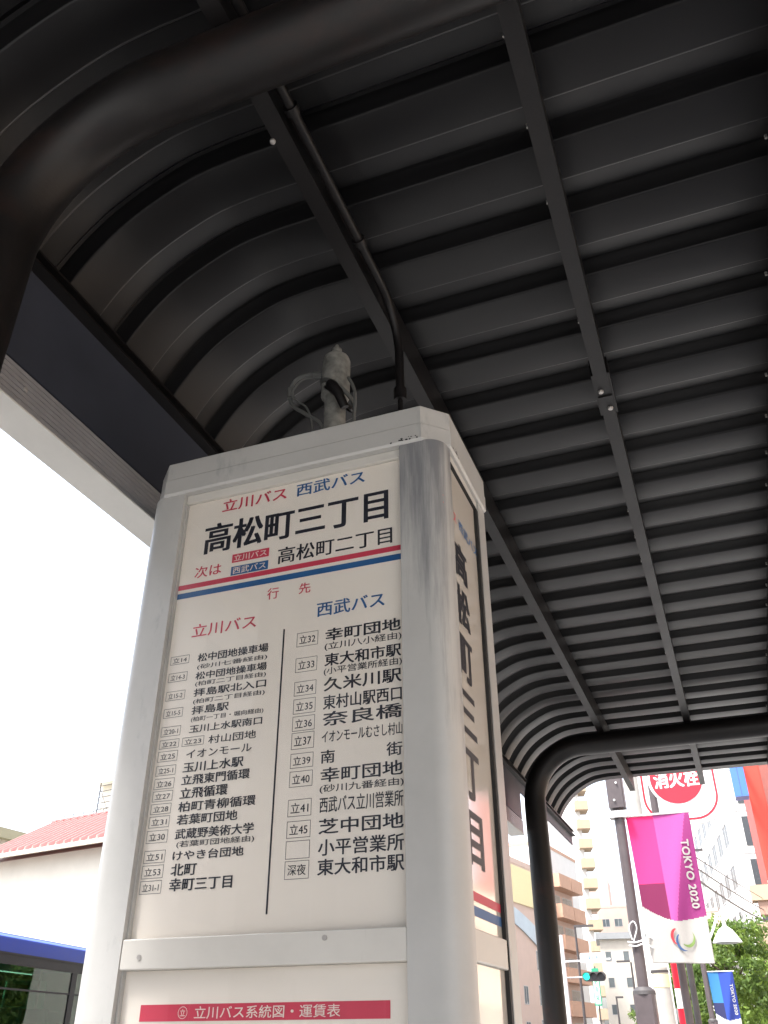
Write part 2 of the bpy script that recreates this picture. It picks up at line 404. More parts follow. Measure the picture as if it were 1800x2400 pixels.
# cable conduit along the second purlin and down towards the kiosk
c = [(-.51, YA + .1, H + 1.515), (-.512, .6, H + 1.515), (-.512, 1.0, H + 1.515), (-.512, 1.32, H + 1.515)]
for k in range(1, 8):
    a = k * pi / 14; c.append((-.512 + .006 * k / 7, 1.32 + .128 * sin(a), H + 1.515 - .128 * (1 - cos(a))))
c += [(-.505, 1.448, H + 1.30), (-.505, 1.448, H + 1.245)]
cd = MB().tube(c, .0105, 12); cd.tube([(-.505, 1.448, H + 1.275), (-.505, 1.448, H + 1.243)], .015, 12)
for yy in (.86, 1.2): cd.tube([(-.512, yy, H + 1.515), (-.512, yy + .018, H + 1.515)], .0155, 12)
cd.tube([(-.505, 1.448, H + 1.245), (-.507, 1.45, H + 1.18), (-.52, 1.46, H + 1.10), (-.54, 1.47, H + 1.05)], .006, 8)
sbuild(cd, 'conduit', K['frame'], smooth=True)
# ---------------------------------------------------------------- illuminated kiosk (stop sign box)
KX0, KX1, KY0, KY1 = -.995, -.355, 1.25, 1.585
KC = ((KX0 + KX1) / 2, (KY0 + KY1) / 2)
ki = thing('bus_stop_kiosk', 'grey aluminium bus stop kiosk with cream panels listing routes in black red and blue', 'bus stop sign', (KC[0], KC[1], 0))
def kb(mb, name, m, parent=ki, **k):
    mb.v = [(x - KC[0], y - KC[1], z) for x, y, z in mb.v]
    return mb.build(name, m, parent, **k)
PW, PR = .085, .038
def post_poly(sx, sy):
    x = KX1 if sx > 0 else KX0; y = KY1 if sy > 0 else KY0
    cx, cy = x - sx * PR, y - sy * PR
    arc = [(cx + sx * PR * cos(a), cy + sy * PR * sin(a)) for a in [k * pi / 20 for k in range(11)]]     # from +x side to +y side
    ws = .050 if sy < 0 else PW
    pts = [(x - sx * PW, y - sy * ws), (x, y - sy * ws)] + arc + [(x - sx * PW, y)]
    if sx * sy < 0: pts = pts[::-1]
    return pts
for sx, sy in ((-1, -1), (1, -1), (1, 1), (-1, 1)):
    kb(MB().prism(post_poly(sx, sy), .12, H + .966), 'corner_post', K['alu_g'] if (sx, sy) == (1, -1) else K['alu'], smooth=True)
def cham(x0, x1, y0, y1, c):
    return [(x0 + c, y0), (x1 - c, y0), (x1, y0 + c), (x1, y1 - c), (x1 - c, y1), (x0 + c, y1), (x0, y1 - c), (x0, y0 + c)]
cp = MB(); ov = .006
z0, z1 = H + .9665, H + 1.047
A_ = cham(KX0 - ov, KX1 + ov, KY0 - ov, KY1 + ov, .045)
B_ = cham(KX0 - ov + .004, KX1 + ov - .004, KY0 - ov + .004, KY1 + ov - .004, .043)
n = 8
rings = [(B_, z0 - .0015), (A_, z0 + .0025), (A_, z0 + .036), (cham(KX0 - ov + .0012, KX1 + ov - .0012, KY0 - ov + .0012, KY1 + ov - .0012, .0445), z0 + .038), (cham(KX0 - ov + .0012, KX1 + ov - .0012, KY0 - ov + .0012, KY1 + ov - .0012, .0445), z1 - .003), (B_, z1)]
for P, z in rings: cp.v += [(x, y, z) for x, y in P]
for i in range(len(rings) - 1):
    for j in range(n): cp.f.append((i * n + j, i * n + (j + 1) % n, (i + 1) * n + (j + 1) % n, (i + 1) * n + j)); cp.mi.append(0)
cp.f.append(tuple(range(n - 1, -1, -1))); cp.mi.append(0)
cp.f.append(tuple(range((len(rings) - 1) * n, len(rings) * n))); cp.mi.append(0)
cap_o = kb(cp, 'cap', K['alu'])
chp = MB(); rn = random.Random(4)
for k in range(15):       # paint chipped off along the lower edge of the cap near the corner
    x = KX1 - .045 - abs(rn.gauss(0, .028)) - .001; z = z0 + .003 + abs(rn.gauss(0, .004)); r = rn.uniform(.0008, .0028)
    chp.add([(x + r * rn.uniform(.6, 1.6) * cos(a), KY0 - ov - .0004, z + r * rn.uniform(.5, 1.0) * sin(a)) for a in [2 * pi * q / 7 for q in range(7)]], [tuple(range(7))])
for k in range(9):
    y_ = KY0 + .045 + abs(rn.gauss(0, .03)); z = z0 + .003 + abs(rn.gauss(0, .005)); r = rn.uniform(.0008, .0026)
    chp.add([(KX1 + ov + .0004, y_ + r * rn.uniform(.6, 1.6) * cos(a), z + r * rn.uniform(.5, 1.0) * sin(a)) for a in [2 * pi * q / 7 for q in range(7)]], [tuple(range(7))])
ch_ = kb(chp, 'chipped_paint', K['frame'], cap_o); ch_['kind'] = 'stuff'
kb(MB().box((KX0 + .015, KY0 + .015, 0.001), (KX1 - .015, KY1 - .015, .119)), 'plinth', K['gasket'])
fx0, fx1 = KX0 + PW + .0005, KX1 - PW - .0005
fy0, fy1 = KY0 + .0505, KY1 - PW - .0005
# header, middle and foot rails on the four faces
def rail(face, za, zb, proud, m, nm):
    mb = MB()
    if face == 'front': mb.box((fx0, KY0 + proud, za), (fx1, KY0 + .035, zb))
    if face == 'back': mb.box((fx0, KY1 - .035, za), (fx1, KY1 - proud, zb))
    if face == 'right': mb.box((KX1 - .03, fy0, za), (KX1 - proud, fy1, zb))
    if face == 'left': mb.box((KX0 + proud, fy0, za), (KX0 + .03, fy1, zb))
    return kb(mb, nm, m, bevel=.002)
FPZ0, FPZ1 = H + .1385, H + .945      # upper panel
for fc in ('front', 'back', 'right', 'left'):
    rail(fc, H + .9455, H + .965, .010 if fc == 'front' else .003, K['alu_lt'], 'header_rail')
    rail(fc, H + .095, H + .138, .001, K['alu_lt'], 'middle_rail')
    rail(fc, .13, .19, .003, K['alu_lt'], 'foot_rail')
def bead(face, z):      # thin black gasket strip that draws the shadow line under the header
    mb = MB()
    mb.box((KX1 - .009, fy0, z - .003), (KX1 - .002, fy1, z - .0002))
    kb(mb, 'gasket', K['gasket'])
bead('right', H + .9455)
# panels and cover glass
PF = KY0 + .018
up = kb(MB().box((fx0, PF, FPZ0), (fx1, PF + .004, FPZ1)), 'route_panel', K['panel'])
lo = kb(MB().box((fx0, PF, .191), (fx1, PF + .004, H + .0945)), 'notice_panel', K['panel'])
kb(MB().box((fx0, PF - .007, FPZ0), (fx1, PF - .004, FPZ1 - .003)), 'cover_glass', K['glass'])
kb(MB().box((fx0, PF - .007, .191), (fx1, PF - .004, H + .0945)), 'cover_glass', K['glass'])
PS = KX1 - .008
us = kb(MB().box((PS - .004, fy0, FPZ0), (PS, fy1, FPZ1)), 'side_panel', K['sidep'])
ls = kb(MB().box((PS - .004, fy0, .191), (PS, fy1, H + .0945)), 'side_panel', K['sidep'])
kb(MB().box((KX0 + .014, fy0, .191), (KX0 + .018, fy1, FPZ1)), 'side_panel', K['panel'])
kb(MB().box((fx0, KY1 - .018, .191), (fx1, KY1 - .014, FPZ1)), 'back_panel', K['panel'])
kb(MB().box((PS + .0005, fy1 - .012, .191), (PS + .007, fy1 - .001, H + .9425)), 'gasket', K['gasket'])
kb(MB().box((fx0, KY0 + .009, .191), (fx0 + .003, PF - .0005, H + .9425)), 'glazing_bead', K['alu'])
for x, z in ((-.875, .112), (-.565, .128)): kb(MB().tube([(x, KY0 + .0012, H + z), (x, KY0 - .0005, H + z)], .004, 8), 'screw', K['bolt'])
# ---- lettering
FR = lambda a, b: (a, PF - .0008, H + b)
FR2 = lambda a, b: (a, PF - .0014, H + b)
ink = {k: MB() for k in 'krbw'}
def T(s, a0, a1, b0, b1, c='k', bold=.014): put_text(ink[c], s, FR, a0, a1, b0, b1, bold)
T('立川バス', -.8269, -.6825, .9105, .9398, 'r', .022); T('西武バス', -.6615, -.5168, .9102, .9394, 'b', .022)
T('高松町三丁目', -.8610, -.4690, .8199, .8876, 'k', .030)
T('高松町二丁目', -.6930, -.4620, .7668, .8016, 'k', .018)
T('次は', -.8735, -.8142, .7694, .7948, 'r', .014)
for c, b0, b1, s in (('r', .7888, .8072, '立川バス'), ('b', .7612, .7802, '西武バス')):
    quad(ink[c], FR, -.7923, -.7125, b0, b1); put_text(ink['w'], s, FR2, -.788, -.717, b0 + .0022, b1 - .0022, .014)
quad(ink['r'], FR, fx0, fx1, .7490, .7594); quad(ink['b'], FR, fx0, fx1, .7300, .7418)
T('行', -.7095, -.6857, .6956, .7188, 'r', .012); T('先', -.6446, -.6212, .6958, .7175, 'r', .012)
T('西武バス', -.6066, -.4772, .6436, .6718, 'b', .020); T('立川バス', -.8630, -.7278, .6436, .6702, 'r', .014)
quad(ink['k'], FR, -.6712, -.6682, .165, .631)
for s, a1, b0, b1 in (('松中団地操車場', -.6990, .5932, .6096), ('松中団地操車場', -.6995, .5590, .5738), ('拝島駅北入口', -.6985, .5272, .5422), ('拝島駅', -.7690, .4944, .5098),
                      ('玉川上水駅南口', -.7008, .4612, .4752), ('玉川上水駅', -.7306, .3930, .4104), ('立飛東門循環', -.7170, .3718, .3890), ('立飛循環', -.7562, .3490, .3675),
                      ('柏町青柳循環', -.7023, .3280, .3446), ('若葉町団地', -.7336, .3072, .3236), ('武蔵野美術大学', -.7020, .2844, .3012), ('けやき台団地', -.7172, .2518, .2666), ('北町', -.8000, .2284, .2470), ('幸町三丁目', -.7331, .2056, .2250)):
    T(s, -.8440 if b0 > .45 else -.8477, a1, b0, b1, 'k', .030)
T('村山団地', -.8032, -.7108, .4385, .4530, 'k', .018); T('イオンモール', -.8441, -.7173, .4172, .4312, 'k', .014)
for s, b0, b1 in (('(砂川七番経由)', .5778, .5886), ('(柏町二丁目経由)', .5456, .5562), ('(柏町二丁目経由)', .5126, .5232), ('(柏町一丁目・堀向経由)', .4802, .4904), ('(若葉町団地経由)', .2706, .2818)):
    T(s, -.8430, -.7000, b0, b1, 'k', .012)
def BX(s, a0, a1, b0, b1):
    outline(ink['k'], FR, a0, a1, b0, b1, .0007)
    if s: put_text(ink['k'], s, FR, a0 + .005, a1 - .005, b0 + (b1 - b0) * .2, b1 - (b1 - b0) * .2, .006)
for s, b0, b1 in (('立14', .5950, .6112), ('立14-3', .5612, .5785), ('立15-2', .5262, .5434), ('立15-5', .4942, .5112), ('立20-1', .4606, .4780), ('立22', .4390, .4546),
                  ('立25', .4162, .4344), ('立25-1', .3922, .4092), ('立26', .3693, .3872), ('立27', .3488, .3662), ('立28', .3279, .3450), ('立31', .3062, .3247), ('立30', .2818, .3018),
                  ('立51', .2508, .2702), ('立53', .2272, .2474), ('立31-1', .2040, .2238)):
    BX(s, -.9018 - (.001 if b0 < .3 else 0), -.8622, b0, b1)
BX('立23', -.8557, -.8123, .4388, .4544)
for s, b0, b1, bd in (('幸町団地', .5947, .6180, .034), ('東大和市駅', .5482, .5714, .030), ('久米川駅', .5034, .5278, .026), ('東村山駅西口', .4717, .4964, .020), ('奈良橋', .4437, .4680, .026),
                      ('イオンモールむさし村山', .4160, .4362, .010), ('幸町団地', .3526, .3757, .024), ('西武バス立川営業所', .3056, .3300, .010), ('芝中団地', .2736, .2966, .024), ('小平営業所', .2422, .2664, .020), ('東大和市駅', .2142, .2378, .022)):
    T(s, -.5880, -.4480, b0, b1, 'k', bd)
T('南', -.5888, -.5640, .3826, .4040, 'k', .02); T('街', -.4752, -.4484, .3832, .4050, 'k', .02)
for s, b0, b1 in (('(立川八小経由)', .5766, .5922), ('(小平営業所経由)', .5312, .5465), ('(砂川九番経由)', .3350, .3490)): T(s, -.5888, -.4470, b0, b1, 'k', .010)
for s, b0, b1 in (('立32', .5920, .6182), ('立33', .5444, .5706), ('立34', .5022, .5274), ('立35', .4706, .4964), ('立36', .4412, .4664), ('立37', .4108, .4384), ('立39', .3800, .4038), ('立40', .3497, .3748),
                  ('立41', .3040, .3302), ('立45', .2716, .2970), ('', .2409, .2674), ('深夜', .2117, .2380)):
    BX(s, -.6432, -.6022, b0, b1)
NM = {'k': 'black_lettering', 'r': 'red_lettering', 'b': 'blue_lettering', 'w': 'white_lettering'}
for c in 'krbw': kb(ink[c], NM[c], K['ink_' + c]).parent = up
low = {k: MB() for k in 'rw'}
quad(low['r'], FR, -.8724, -.4712, .0275, .0492)
put_text(low['w'], '立川バス系統図・運賃表', FR2, -.778, -.545, .0302, .0462, .01)
for r0, r1 in ((.0072, .0080),):
    ring = []; nn = 28
    for k in range(nn): a = 2 * pi * k / nn; ring.append(FR2(-.798 + r1 * cos(a), .0383 + r1 * sin(a)))
    for k in range(nn): a = 2 * pi * k / nn; ring.append(FR2(-.798 + r0 * cos(a), .0383 + r0 * sin(a)))
    low['w'].add(ring, [(k, (k + 1) % nn, nn + (k + 1) % nn, nn + k) for k in range(nn)])
put_text(low['w'], '立', FR2, -.8025, -.7935, .034, .0428, .01)
kb(low['r'], NM['r'], K['ink_r']).parent = lo; kb(low['w'], NM['w'], K['ink_w']).parent = lo
for o in list(up.children) + list(lo.children): pass
SF = lambda a, b: (PS + .0008, a, H + b)
si = {k: MB() for k in 'krb'}
SS = .9766
put_text(si['r'], '立川バス', SF, 1.262, 1.346, .826, .850, .014); put_text(si['b'], '西武バス', SF, 1.362, 1.492, .826, .850, .016)
for s, b0, b1 in (('高', .722, .792), ('松', .628, .702), ('町', .528, .605), ('三', .434, .503), ('丁', .330, .405), ('目', .232, .308)):
    put_text(si['k'], s, SF, 1.317, 1.404, b0 - .006, b1 - .002, .055)
for c in 'krb': kb(si[c], NM[c], K['ink_' + c]).parent = us
for c, b0, b1, nm in (('r', .181, .194, 'red_stripe'), ('b', .160, .174, 'blue_stripe')):
    m_ = MB(); quad(m_, SF, fy0, fy1, b0 * SS, b1 * SS); kb(m_, nm, K['ink_' + c]).parent = us

# ---------------------------------------------------------------- fitting on top of the kiosk
ft = thing('pipe_fitting', 'weathered grey pipe fitting with a clamp ring and looped cable on top of kiosk', 'pipe fitting', (-.655, 1.42, H + 1.0475))
mb = MB().lathe([(.029, 0), (.029, .02), (.025, .022), (.025, .222), (.0335, .228), (.0335, .334), (.030, .344), (.018, .350), (.012, .352)], n=20)
mb.build('pipe_stub', K['zinc'], ft, smooth=True)
MB().lathe([(.009, .350), (.009, .364), (.012, .366), (.012, .374), (.006, .382), (.004, .388)], n=12).build('top_knob', K['zinc'], ft, smooth=True)
def ring(r0, r1, ty, tx, c, w, m_, nm):
    pts = []
    for k in range(25):
        a = 2 * pi * k / 24; p = Vector((r0 * cos(a), r1 * sin(a), 0)); p.rotate(Matrix.Rotation(radians(ty), 3, 'Y') @ Matrix.Rotation(radians(tx), 3, 'X')); pts.append(p + Vector(c))
    MB().tube(pts, w, 8, cap=False).build(nm, m_, ft, smooth=True)
ring(.052, .040, 42, -8, (.008, -.004, .232), .0055, K['cable'], 'clamp_ring')
ring(.044, .038, 50, 6, (.012, -.006, .214), .0045, K['frame'], 'clamp_ring')
MB().tube([(.004, -.034, .236), (.012, -.052, .222), (.03, -.05, .195), (.04, -.035, .160)], [.012, .013, .012, .010], 10).build('clamp_lever', K['frame'], ft, smooth=True)
def smoothpts(P, n=6):
    P = [Vector(p) for p in P]; out = []
    for i in range(len(P) - 1):
        p0, p1, p2, p3 = P[max(i - 1, 0)], P[i], P[i + 1], P[min(i + 2, len(P) - 1)]
        for k in range(n):
            t = k / n
            out.append(.5 * ((2 * p1) + (p2 - p0) * t + (2 * p0 - 5 * p1 + 4 * p2 - p3) * t * t + (-p0 + 3 * p1 - 3 * p2 + p3) * t ** 3))
    return out + [P[-1]]
MB().tube(smoothpts([(-.03, -.01, .292), (-.06, -.012, .306), (-.098, -.012, .300), (-.113, -.012, .268), (-.104, -.012, .225), (-.07, -.012, .190), (-.03, -.01, .150), (-.012, 0, .08), (-.030, 0, .0)]), .0048, 8).build('looped_cable', K['cable'], ft, smooth=True)
MB().tube(smoothpts([(-.03, -.014, .284), (-.075, -.018, .290), (-.100, -.020, .262), (-.096, -.018, .236), (-.066, -.014, .205), (-.05, -.012, .15), (-.045, 0, .05), (-.05, 0, .0)]), .0026, 6).build('thin_wire', K['cable'], ft, smooth=True)
MB().tube(smoothpts([(.045, -.03, .250), (.062, -.03, .20), (.056, -.02, .13), (.05, -.01, .06), (.045, 0, .0)]), .0042, 6).build('thin_wire', K['cable'], ft, smooth=True)
MB().tube([(-.028, -.01, .291), (-.05, -.011, .300)], .010, 10).build('cable_gland', K['cable'], ft, smooth=True)
MB().tube([(-.1125, -.012, .276), (-.110, -.012, .248)], .0085, 10).build('cable_clip', K['cable'], ft, smooth=True)

# ---------------------------------------------------------------- background materials
B = {}
B['cream']  = mat('cream_render', (.60, .565, .50), .85, noise=.06, nscale=1.5, stain=((.50, .45, .37), (.6, .6, .12), .60, .4))
B['white']  = mat('white_tile_wall', (.62, .61, .59), .7, noise=.04, nscale=.8, stain=((.48, .47, .45), (.5, .5, .06), .60, .4))
B['peach']  = mat('peach_tile_wall', (.47, .29, .205), .75, noise=.08, nscale=2, stain=((.38, .24, .18), (.6, .6, .1), .58, .4))
B['pink']   = mat('pale_pink_render', (.55, .42, .355), .8, noise=.05, nscale=1)
B['shop']   = mat('warm_peach_render', (.80, .60, .44), .8, noise=.05, nscale=1)
B['row']    = mat('pale_grey_render', (.50, .49, .47), .8, noise=.06, nscale=1)
B['brown']  = mat('brown_tile', (.33, .21, .16), .75, noise=.1, nscale=3)
B['tan']    = mat('tan_render', (.38, .29, .20), .8, noise=.07, nscale=1.5)
B['red']    = mat('orange_red_cladding', (.47, .045, .025), .55, noise=.05, nscale=2)
B['redb']   = mat('brownish_red_cladding', (.24, .07, .055), .6, noise=.08, nscale=2)
B['grey']   = mat('grey_roof_sheet', (.26, .27, .28), .6, noise=.08, nscale=2)
B['dark']   = mat('dark_window_band', (.05, .055, .06), .25, noise=.1)
B['glass']  = mat('window_glass', (.10, .12, .13), .08, noise=.2, nscale=.7, spec=.8)
B['curtain']= mat('net_curtain', (.42, .40, .36), .8, noise=.3, nscale=5)
B['wframe'] = mat('window_frame', (.45, .44, .43), .5, metal=.2)
B['redroof']= mat('red_metal_roof', (.235, .060, .055), .6, noise=.1, nscale=1.2, stain=((.36, .10, .10), (.5, 3, 1), .56, .5))
B['seam']   = mat('lit_red_seam', (.40, .21, .19), .6, noise=.1)  # paler red: light on the seam tops put into the colour
B['olive']  = mat('olive_siding', (.36, .34, .22), .7, noise=.1, nscale=1)
B['blue']   = mat('blue_sign_face', (.05, .14, .42), .4, noise=.08, nscale=1)
B['iron']   = mat('dark_iron', (.05, .045, .045), .5, noise=.2)
B['pole']   = mat('brown_painted_pole', (.075, .060, .062), .45, noise=.12, nscale=8)
B['conc']   = mat('concrete_pole', (.40, .385, .35), .85, noise=.12, nscale=5, bump=.1)
B['signw']  = mat('white_sign_face', (.68, .68, .67), .5, noise=.03)
B['signr']  = mat('red_sign_face', (.70, .012, .03), .4, noise=.05)
B['signg']  = mat('green_sign_face', (.02, .27, .15), .5, noise=.06)
B['cyan']   = mat('blue_band', (.08, .30, .46), .5, noise=.1)
B['cyanpale'] = mat('pale_blue_sign_face', (.42, .50, .56), .4, noise=.1, nscale=.6)
B['yellow'] = mat('pale_yellow_board', (.72, .64, .36), .6, noise=.04)

def window(par, face, a, z, w, h, L, D, glassm='glass', frame=.06, out=.03, cur=False):
    """a window on a wall of a building: frame proud of the wall, pane set in it"""
    if face == 'front': P = lambda x, d, zz: (x, -d, zz)
    elif face == 'right': P = lambda y, d, zz: (L + d, y, zz)
    else: P = lambda y, d, zz: (-d, y, zz)
    f = MB()
    def bx(mb, a0, a1, z0, z1, d0, d1): mb.box(P(a0, d0, z0), P(a1, d1, z1))
    bx(f, a, a + w, z, z + frame, -.02, out); bx(f, a, a + w, z + h - frame, z + h, -.02, out)
    bx(f, a, a + frame, z + frame, z + h - frame, -.02, out); bx(f, a + w - frame, a + w, z + frame, z + h - frame, -.02, out)
    if w > .9: bx(f, a + w / 2 - frame / 2, a + w / 2 + frame / 2, z + frame, z + h - frame, -.02, out * .8)
    o = f.build('window', B['wframe'], par)
    g = MB(); bx(g, a + frame, a + w - frame, z + frame, z + h - frame, -.01, .004)
    g.build('pane', B['curtain' if cur else glassm], o)
    return o
def building(name, label, P, ang, L, D, Hh, wall, cat='building', parapet=.35, roof=None, group=None, z0=-.16):
    t = thing(name, label, cat, (P[0], P[1], 0), ang, group)
    mb = MB().box((0, 0, z0), (L, D, Hh)); mb.build('wall', wall, t)
    if parapet:
        p = MB(); w = .18
        p.box((-.04, -.04, Hh), (L + .04, w, Hh + parapet)); p.box((-.04, D - w, Hh), (L + .04, D + .04, Hh + parapet))
        p.box((-.04, w, Hh), (w, D - w, Hh + parapet)); p.box((L - w, w, Hh), (L + .04, D - w, Hh + parapet))
        p.build('parapet', roof or wall, t)
    return t
def az(deg): return radians(deg)
def dirang(azd): return pi / 2 - radians(azd)     # rotation that lays local +x along azimuth azd

# ---- left, across the road
t = building('cream_building', 'cream rendered building with red metal gable roof beyond the bus', (-21.35, 22.2), -.2, 13.5, 4.2, 6.3, B['cream'], parapet=0)
rf = MB(); ez, rz_ = 6.42, 7.86; o_ = .45; LL = 13.5
E_ = [(-.15, -o_, ez), (LL + .4, -o_, ez), (LL + .4, 4.2 + o_, ez), (-.15, 4.2 + o_, ez)]
Rg = [(-.15, 2.1, rz_), (LL + .4, 2.1, rz_)]
rf.add([(x, y, z) for x, y, z in E_ + Rg] + [(x, y, z - .10) for x, y, z in E_ + Rg], [(0, 1, 5, 4), (2, 3, 4, 5), (7, 6, 10, 11), (9, 8, 11, 10), (0, 4, 10, 6), (4, 3, 9, 10), (1, 7, 11, 5), (5, 11, 8, 2), (0, 6, 7, 1), (2, 8, 9, 3)])
ro = rf.build('roof', B['redroof'], t)
MB().add([(.0, 0.001, 6.3005), (.0, 4.199, 6.3005), (.0, 2.1, 7.7), (LL, .001, 6.3005), (LL, 4.199, 6.3005), (LL, 2.1, 7.7)], [(0, 2, 1), (3, 4, 5), (0, 3, 5, 2), (1, 2, 5, 4), (0, 1, 4, 3)]).build('gable', B['cream'], t)
sm = MB()
x = .0
while x < LL + .3:
    sm.add([(x - .05, -o_, ez + .002), (x + .05, -o_, ez + .002), (x + .05, 2.1, rz_ + .002), (x - .05, 2.1, rz_ + .002), (x - .02, -o_, ez + .10), (x + .02, -o_, ez + .10), (x + .02, 2.1, rz_ + .10), (x - .02, 2.1, rz_ + .10)],
           [(0, 1, 5, 4), (1, 2, 6, 5), (2, 3, 7, 6), (3, 0, 4, 7), (4, 5, 6, 7)])
    x += .34
s_ = sm.build('standing_seams', B['seam'], ro); s_['kind'] = 'stuff'
MB().box((-.15, -o_ - .10, ez - .13), (LL + .4, -o_ - .001, ez - .02)).build('gutter', B['cream'], t)
MB().tube([(-.2, 2.1, rz_ + .04), (LL + .45, 2.1, rz_ + .04)], .075, 8).build('ridge_cap', B['redroof'], ro)
for k in range(5): window(t, 'front', 1.0 + k * 2.5, 1.6, 1.4, 1.1, LL, 4.2)
t = building('siding_building', 'cream building with olive fascia and ribbed siding at the far left', (-29.0, 26.5), dirang(3), 13, 9, 8.95, B['cream'], parapet=0)
MB().box((-.3, -.35, 8.95), (13.3, 9, 9.35)).build('roof', B['olive'], t)
rb = MB()
for k in range(44): rb.box((.1 + k * .3, -.06, 6.6), (.2 + k * .3, -.001, 8.7))
o = rb.build('ribbed_siding', B['olive'], t); o['kind'] = 'stuff'
for k in range(4): window(t, 'front', 1 + k * 3, 3.2, 1.6, 1.3, 13, 9)
t = building('rooftop_building', 'white block with a cream stair tower and iron ladder frame on its roof', (-41.2, 42), -.2, 14, 9, 11.5, B['white'], parapet=.3)
for k in range(4):
    for j in range(3): window(t, 'front', 1.2 + k * 3.2, 1.5 + j * 3.2, 1.7, 1.4, 14, 9)
MB().box((7.6, 1.6, 11.5), (11.0, 5.0, 14.35)).build('stair_tower', B['cream'], t)
MB().box((7.0, 1.0, 14.3505), (11.6, 5.6, 14.65)).build('tower_roof', B['cream'], t)
ld = MB()
for x in (8.2, 9.3):
    ld.tube([(x, .9, 11.5), (x, .9, 14.3)], .035, 6)
for k in range(7): ld.tube([(8.2, .9, 12.2 + k * .32), (9.3, .9, 12.2 + k * .32)], .022, 6)
ld.tube([(8.2, .9, 14.0), (9.3, .9, 12.3)], .02, 6)
ld.build('ladder_frame', B['iron'], t)
rl = MB()
for k in range(8): rl.tube([(6.2 + k * .8, .35, 11.8), (6.2 + k * .8, .35, 12.6)], .02, 6)
for z in (12.2, 12.6): rl.tube([(6.2, .35, z), (11.8, .35, z)], .02, 6)
rl.build('roof_railing', B['iron'], t)

# ---- the bus on the far lane
B['busw'] = mat('bus_white_paint', (.72, .72, .72), .25, noise=.03, coat=.6)
B['busb'] = mat('bus_blue_paint', (.006, .028, .20), .5, noise=.06, spec=.3)
B['busl'] = mat('bus_pale_blue_paint', (.11, .17, .52), .45, noise=.05, spec=.3)
B['busk'] = mat('bus_dark_trim', (.010, .011, .012), .55, spec=.25, noise=.15)
B['bglass'] = glass_sheet('bus_tinted_glass', (.30, .50, .42), .01)
B['seat'] = mat('bus_seat_fabric', (.05, .06, .08), .9, noise=.3, nscale=20)
B['bint'] = mat('bus_interior_panel', (.28, .29, .28), .6, noise=.06)
B['bgreen'] = mat('bus_green_lining', (.10, .32, .22), .6, noise=.08)
B['tyre'] = mat('tyre_rubber', (.02, .02, .02), .85, noise=.2)
bus = thing('city_bus', 'white city bus with blue roof edge and dark tinted windows', 'bus', (-10.25, 9.4, -.15), dirang(-9.6))
bus.scale = (1, 1, 1.037)
# local x forward along the road, side facing us at local y = 0, body to +y
BL, BWd = 9.0, 2.3
def bb(mb, nm, m, par=None, **k): return mb.build(nm, m, par or bus, **k)
bb(MB().box((-2, .0, .32), (BL - 2, BWd, 1.42)), 'lower_body', B['busw'], bevel=.04)
bb(MB().box((-2, .0, 1.4205), (BL - 2, .06, 1.54)).box((-2, BWd - .06, 1.4205), (BL - 2, BWd, 1.54)), 'waist_band', B['busk'])
# roof with rounded cove
pz = [(0, 2.80), (0, 2.975), (.012, 3.0), (.05, 3.035), (.14, 3.065), (.4, 3.09), (BWd - .4, 3.09), (BWd - .14, 3.065), (BWd - .05, 3.035), (BWd - .012, 3.0), (BWd, 2.975), (BWd, 2.80)]
rm = MB(); rm.v = [(-2, y, z) for y, z in pz] + [(BL - 2, y, z) for y, z in pz]; n = len(pz)
rm.f = [tuple(range(n - 1, -1, -1)), tuple(range(n, 2 * n))] + [(i, n + i, n + (i + 1) % n, (i + 1) % n)[::-1] for i in range(n)]
rm.mi = [0, 0] + [1 if i in (2, n - 4) else 0 for i in range(n)]
bb(rm, 'roof', [B['busb'], B['busl']], smooth=True)
bb(MB().box((-2, -.006, 2.775), (BL - 2, .03, 2.802)), 'drip_rail', B['busk'])
bb(MB().box((-2, .003, 2.645), (BL - 2, .05, 2.775)).box((-2, BWd - .05, 2.645), (BL - 2, BWd - .003, 2.775)), 'window_header', B['busk'])
px = [-2, -.2, 2.0, 4.6, 6.0, BL - 2]
for i, x in enumerate(px):
    for yy in (.004, BWd - .054):
        w = .085 if 0 < i < len(px) - 1 else .06
        bb(MB().box((min(max(x - w, -2), BL - 2 - .12), yy, 1.541), (min(x + w, BL - 2), yy + .05, 2.644)), 'pillar', B['busk'])
for i in range(len(px) - 1):
    for yy in (.018, BWd - .03):
        bb(MB().box((px[i] + .085, yy, 1.541), (px[i + 1] - .085, yy + .006, 2.644)), 'window_pane', B['bglass'])
    bb(MB().box((px[i] + .085, .008, 2.32), (px[i + 1] - .085, .017, 2.345)), 'sash_bar', B['busk'])
for x in (-2, BL - 2 - .05):
    bb(MB().box((x, .06, 1.42), (x + .05, BWd - .06, 2.80)), 'end_panel', B['busk'])
bb(MB().box((-1.9, .1, 1.10), (BL - 2.1, BWd - .1, 1.14)), 'floor_deck', B['busk'])
for i, x in enumerate([-1.2, -.4, .5, 1.4, 2.2, 3.4, 4.2, 5.2]):
    s = bb(MB().box((x, .2, 1.145), (x + .42, 1.0, 1.48)).box((x - .02, .2, 1.4805), (x + .09, 1.0, 2.12)), 'seat', B['seat'], bevel=.03)
    if i % 2: bb(MB().tube([(x + .05, 1.03, 1.15), (x + .05, 1.03, 2.74)], .022, 8), 'grab_pole', B['bolt'] if 'bolt' in B else K['bolt'])
bb(MB().box((2.98, 1.45, 1.3), (4.4, 1.5, 2.75)), 'partition', B['bint']); bb(MB().box((.1, 1.7, 1.3), (1.1, 1.75, 1.95)), 'partition', B['bint'])
bb(MB().box((4.55, 1.2, 1.3), (5.8, 1.25, 2.6)), 'partition', B['bgreen'])
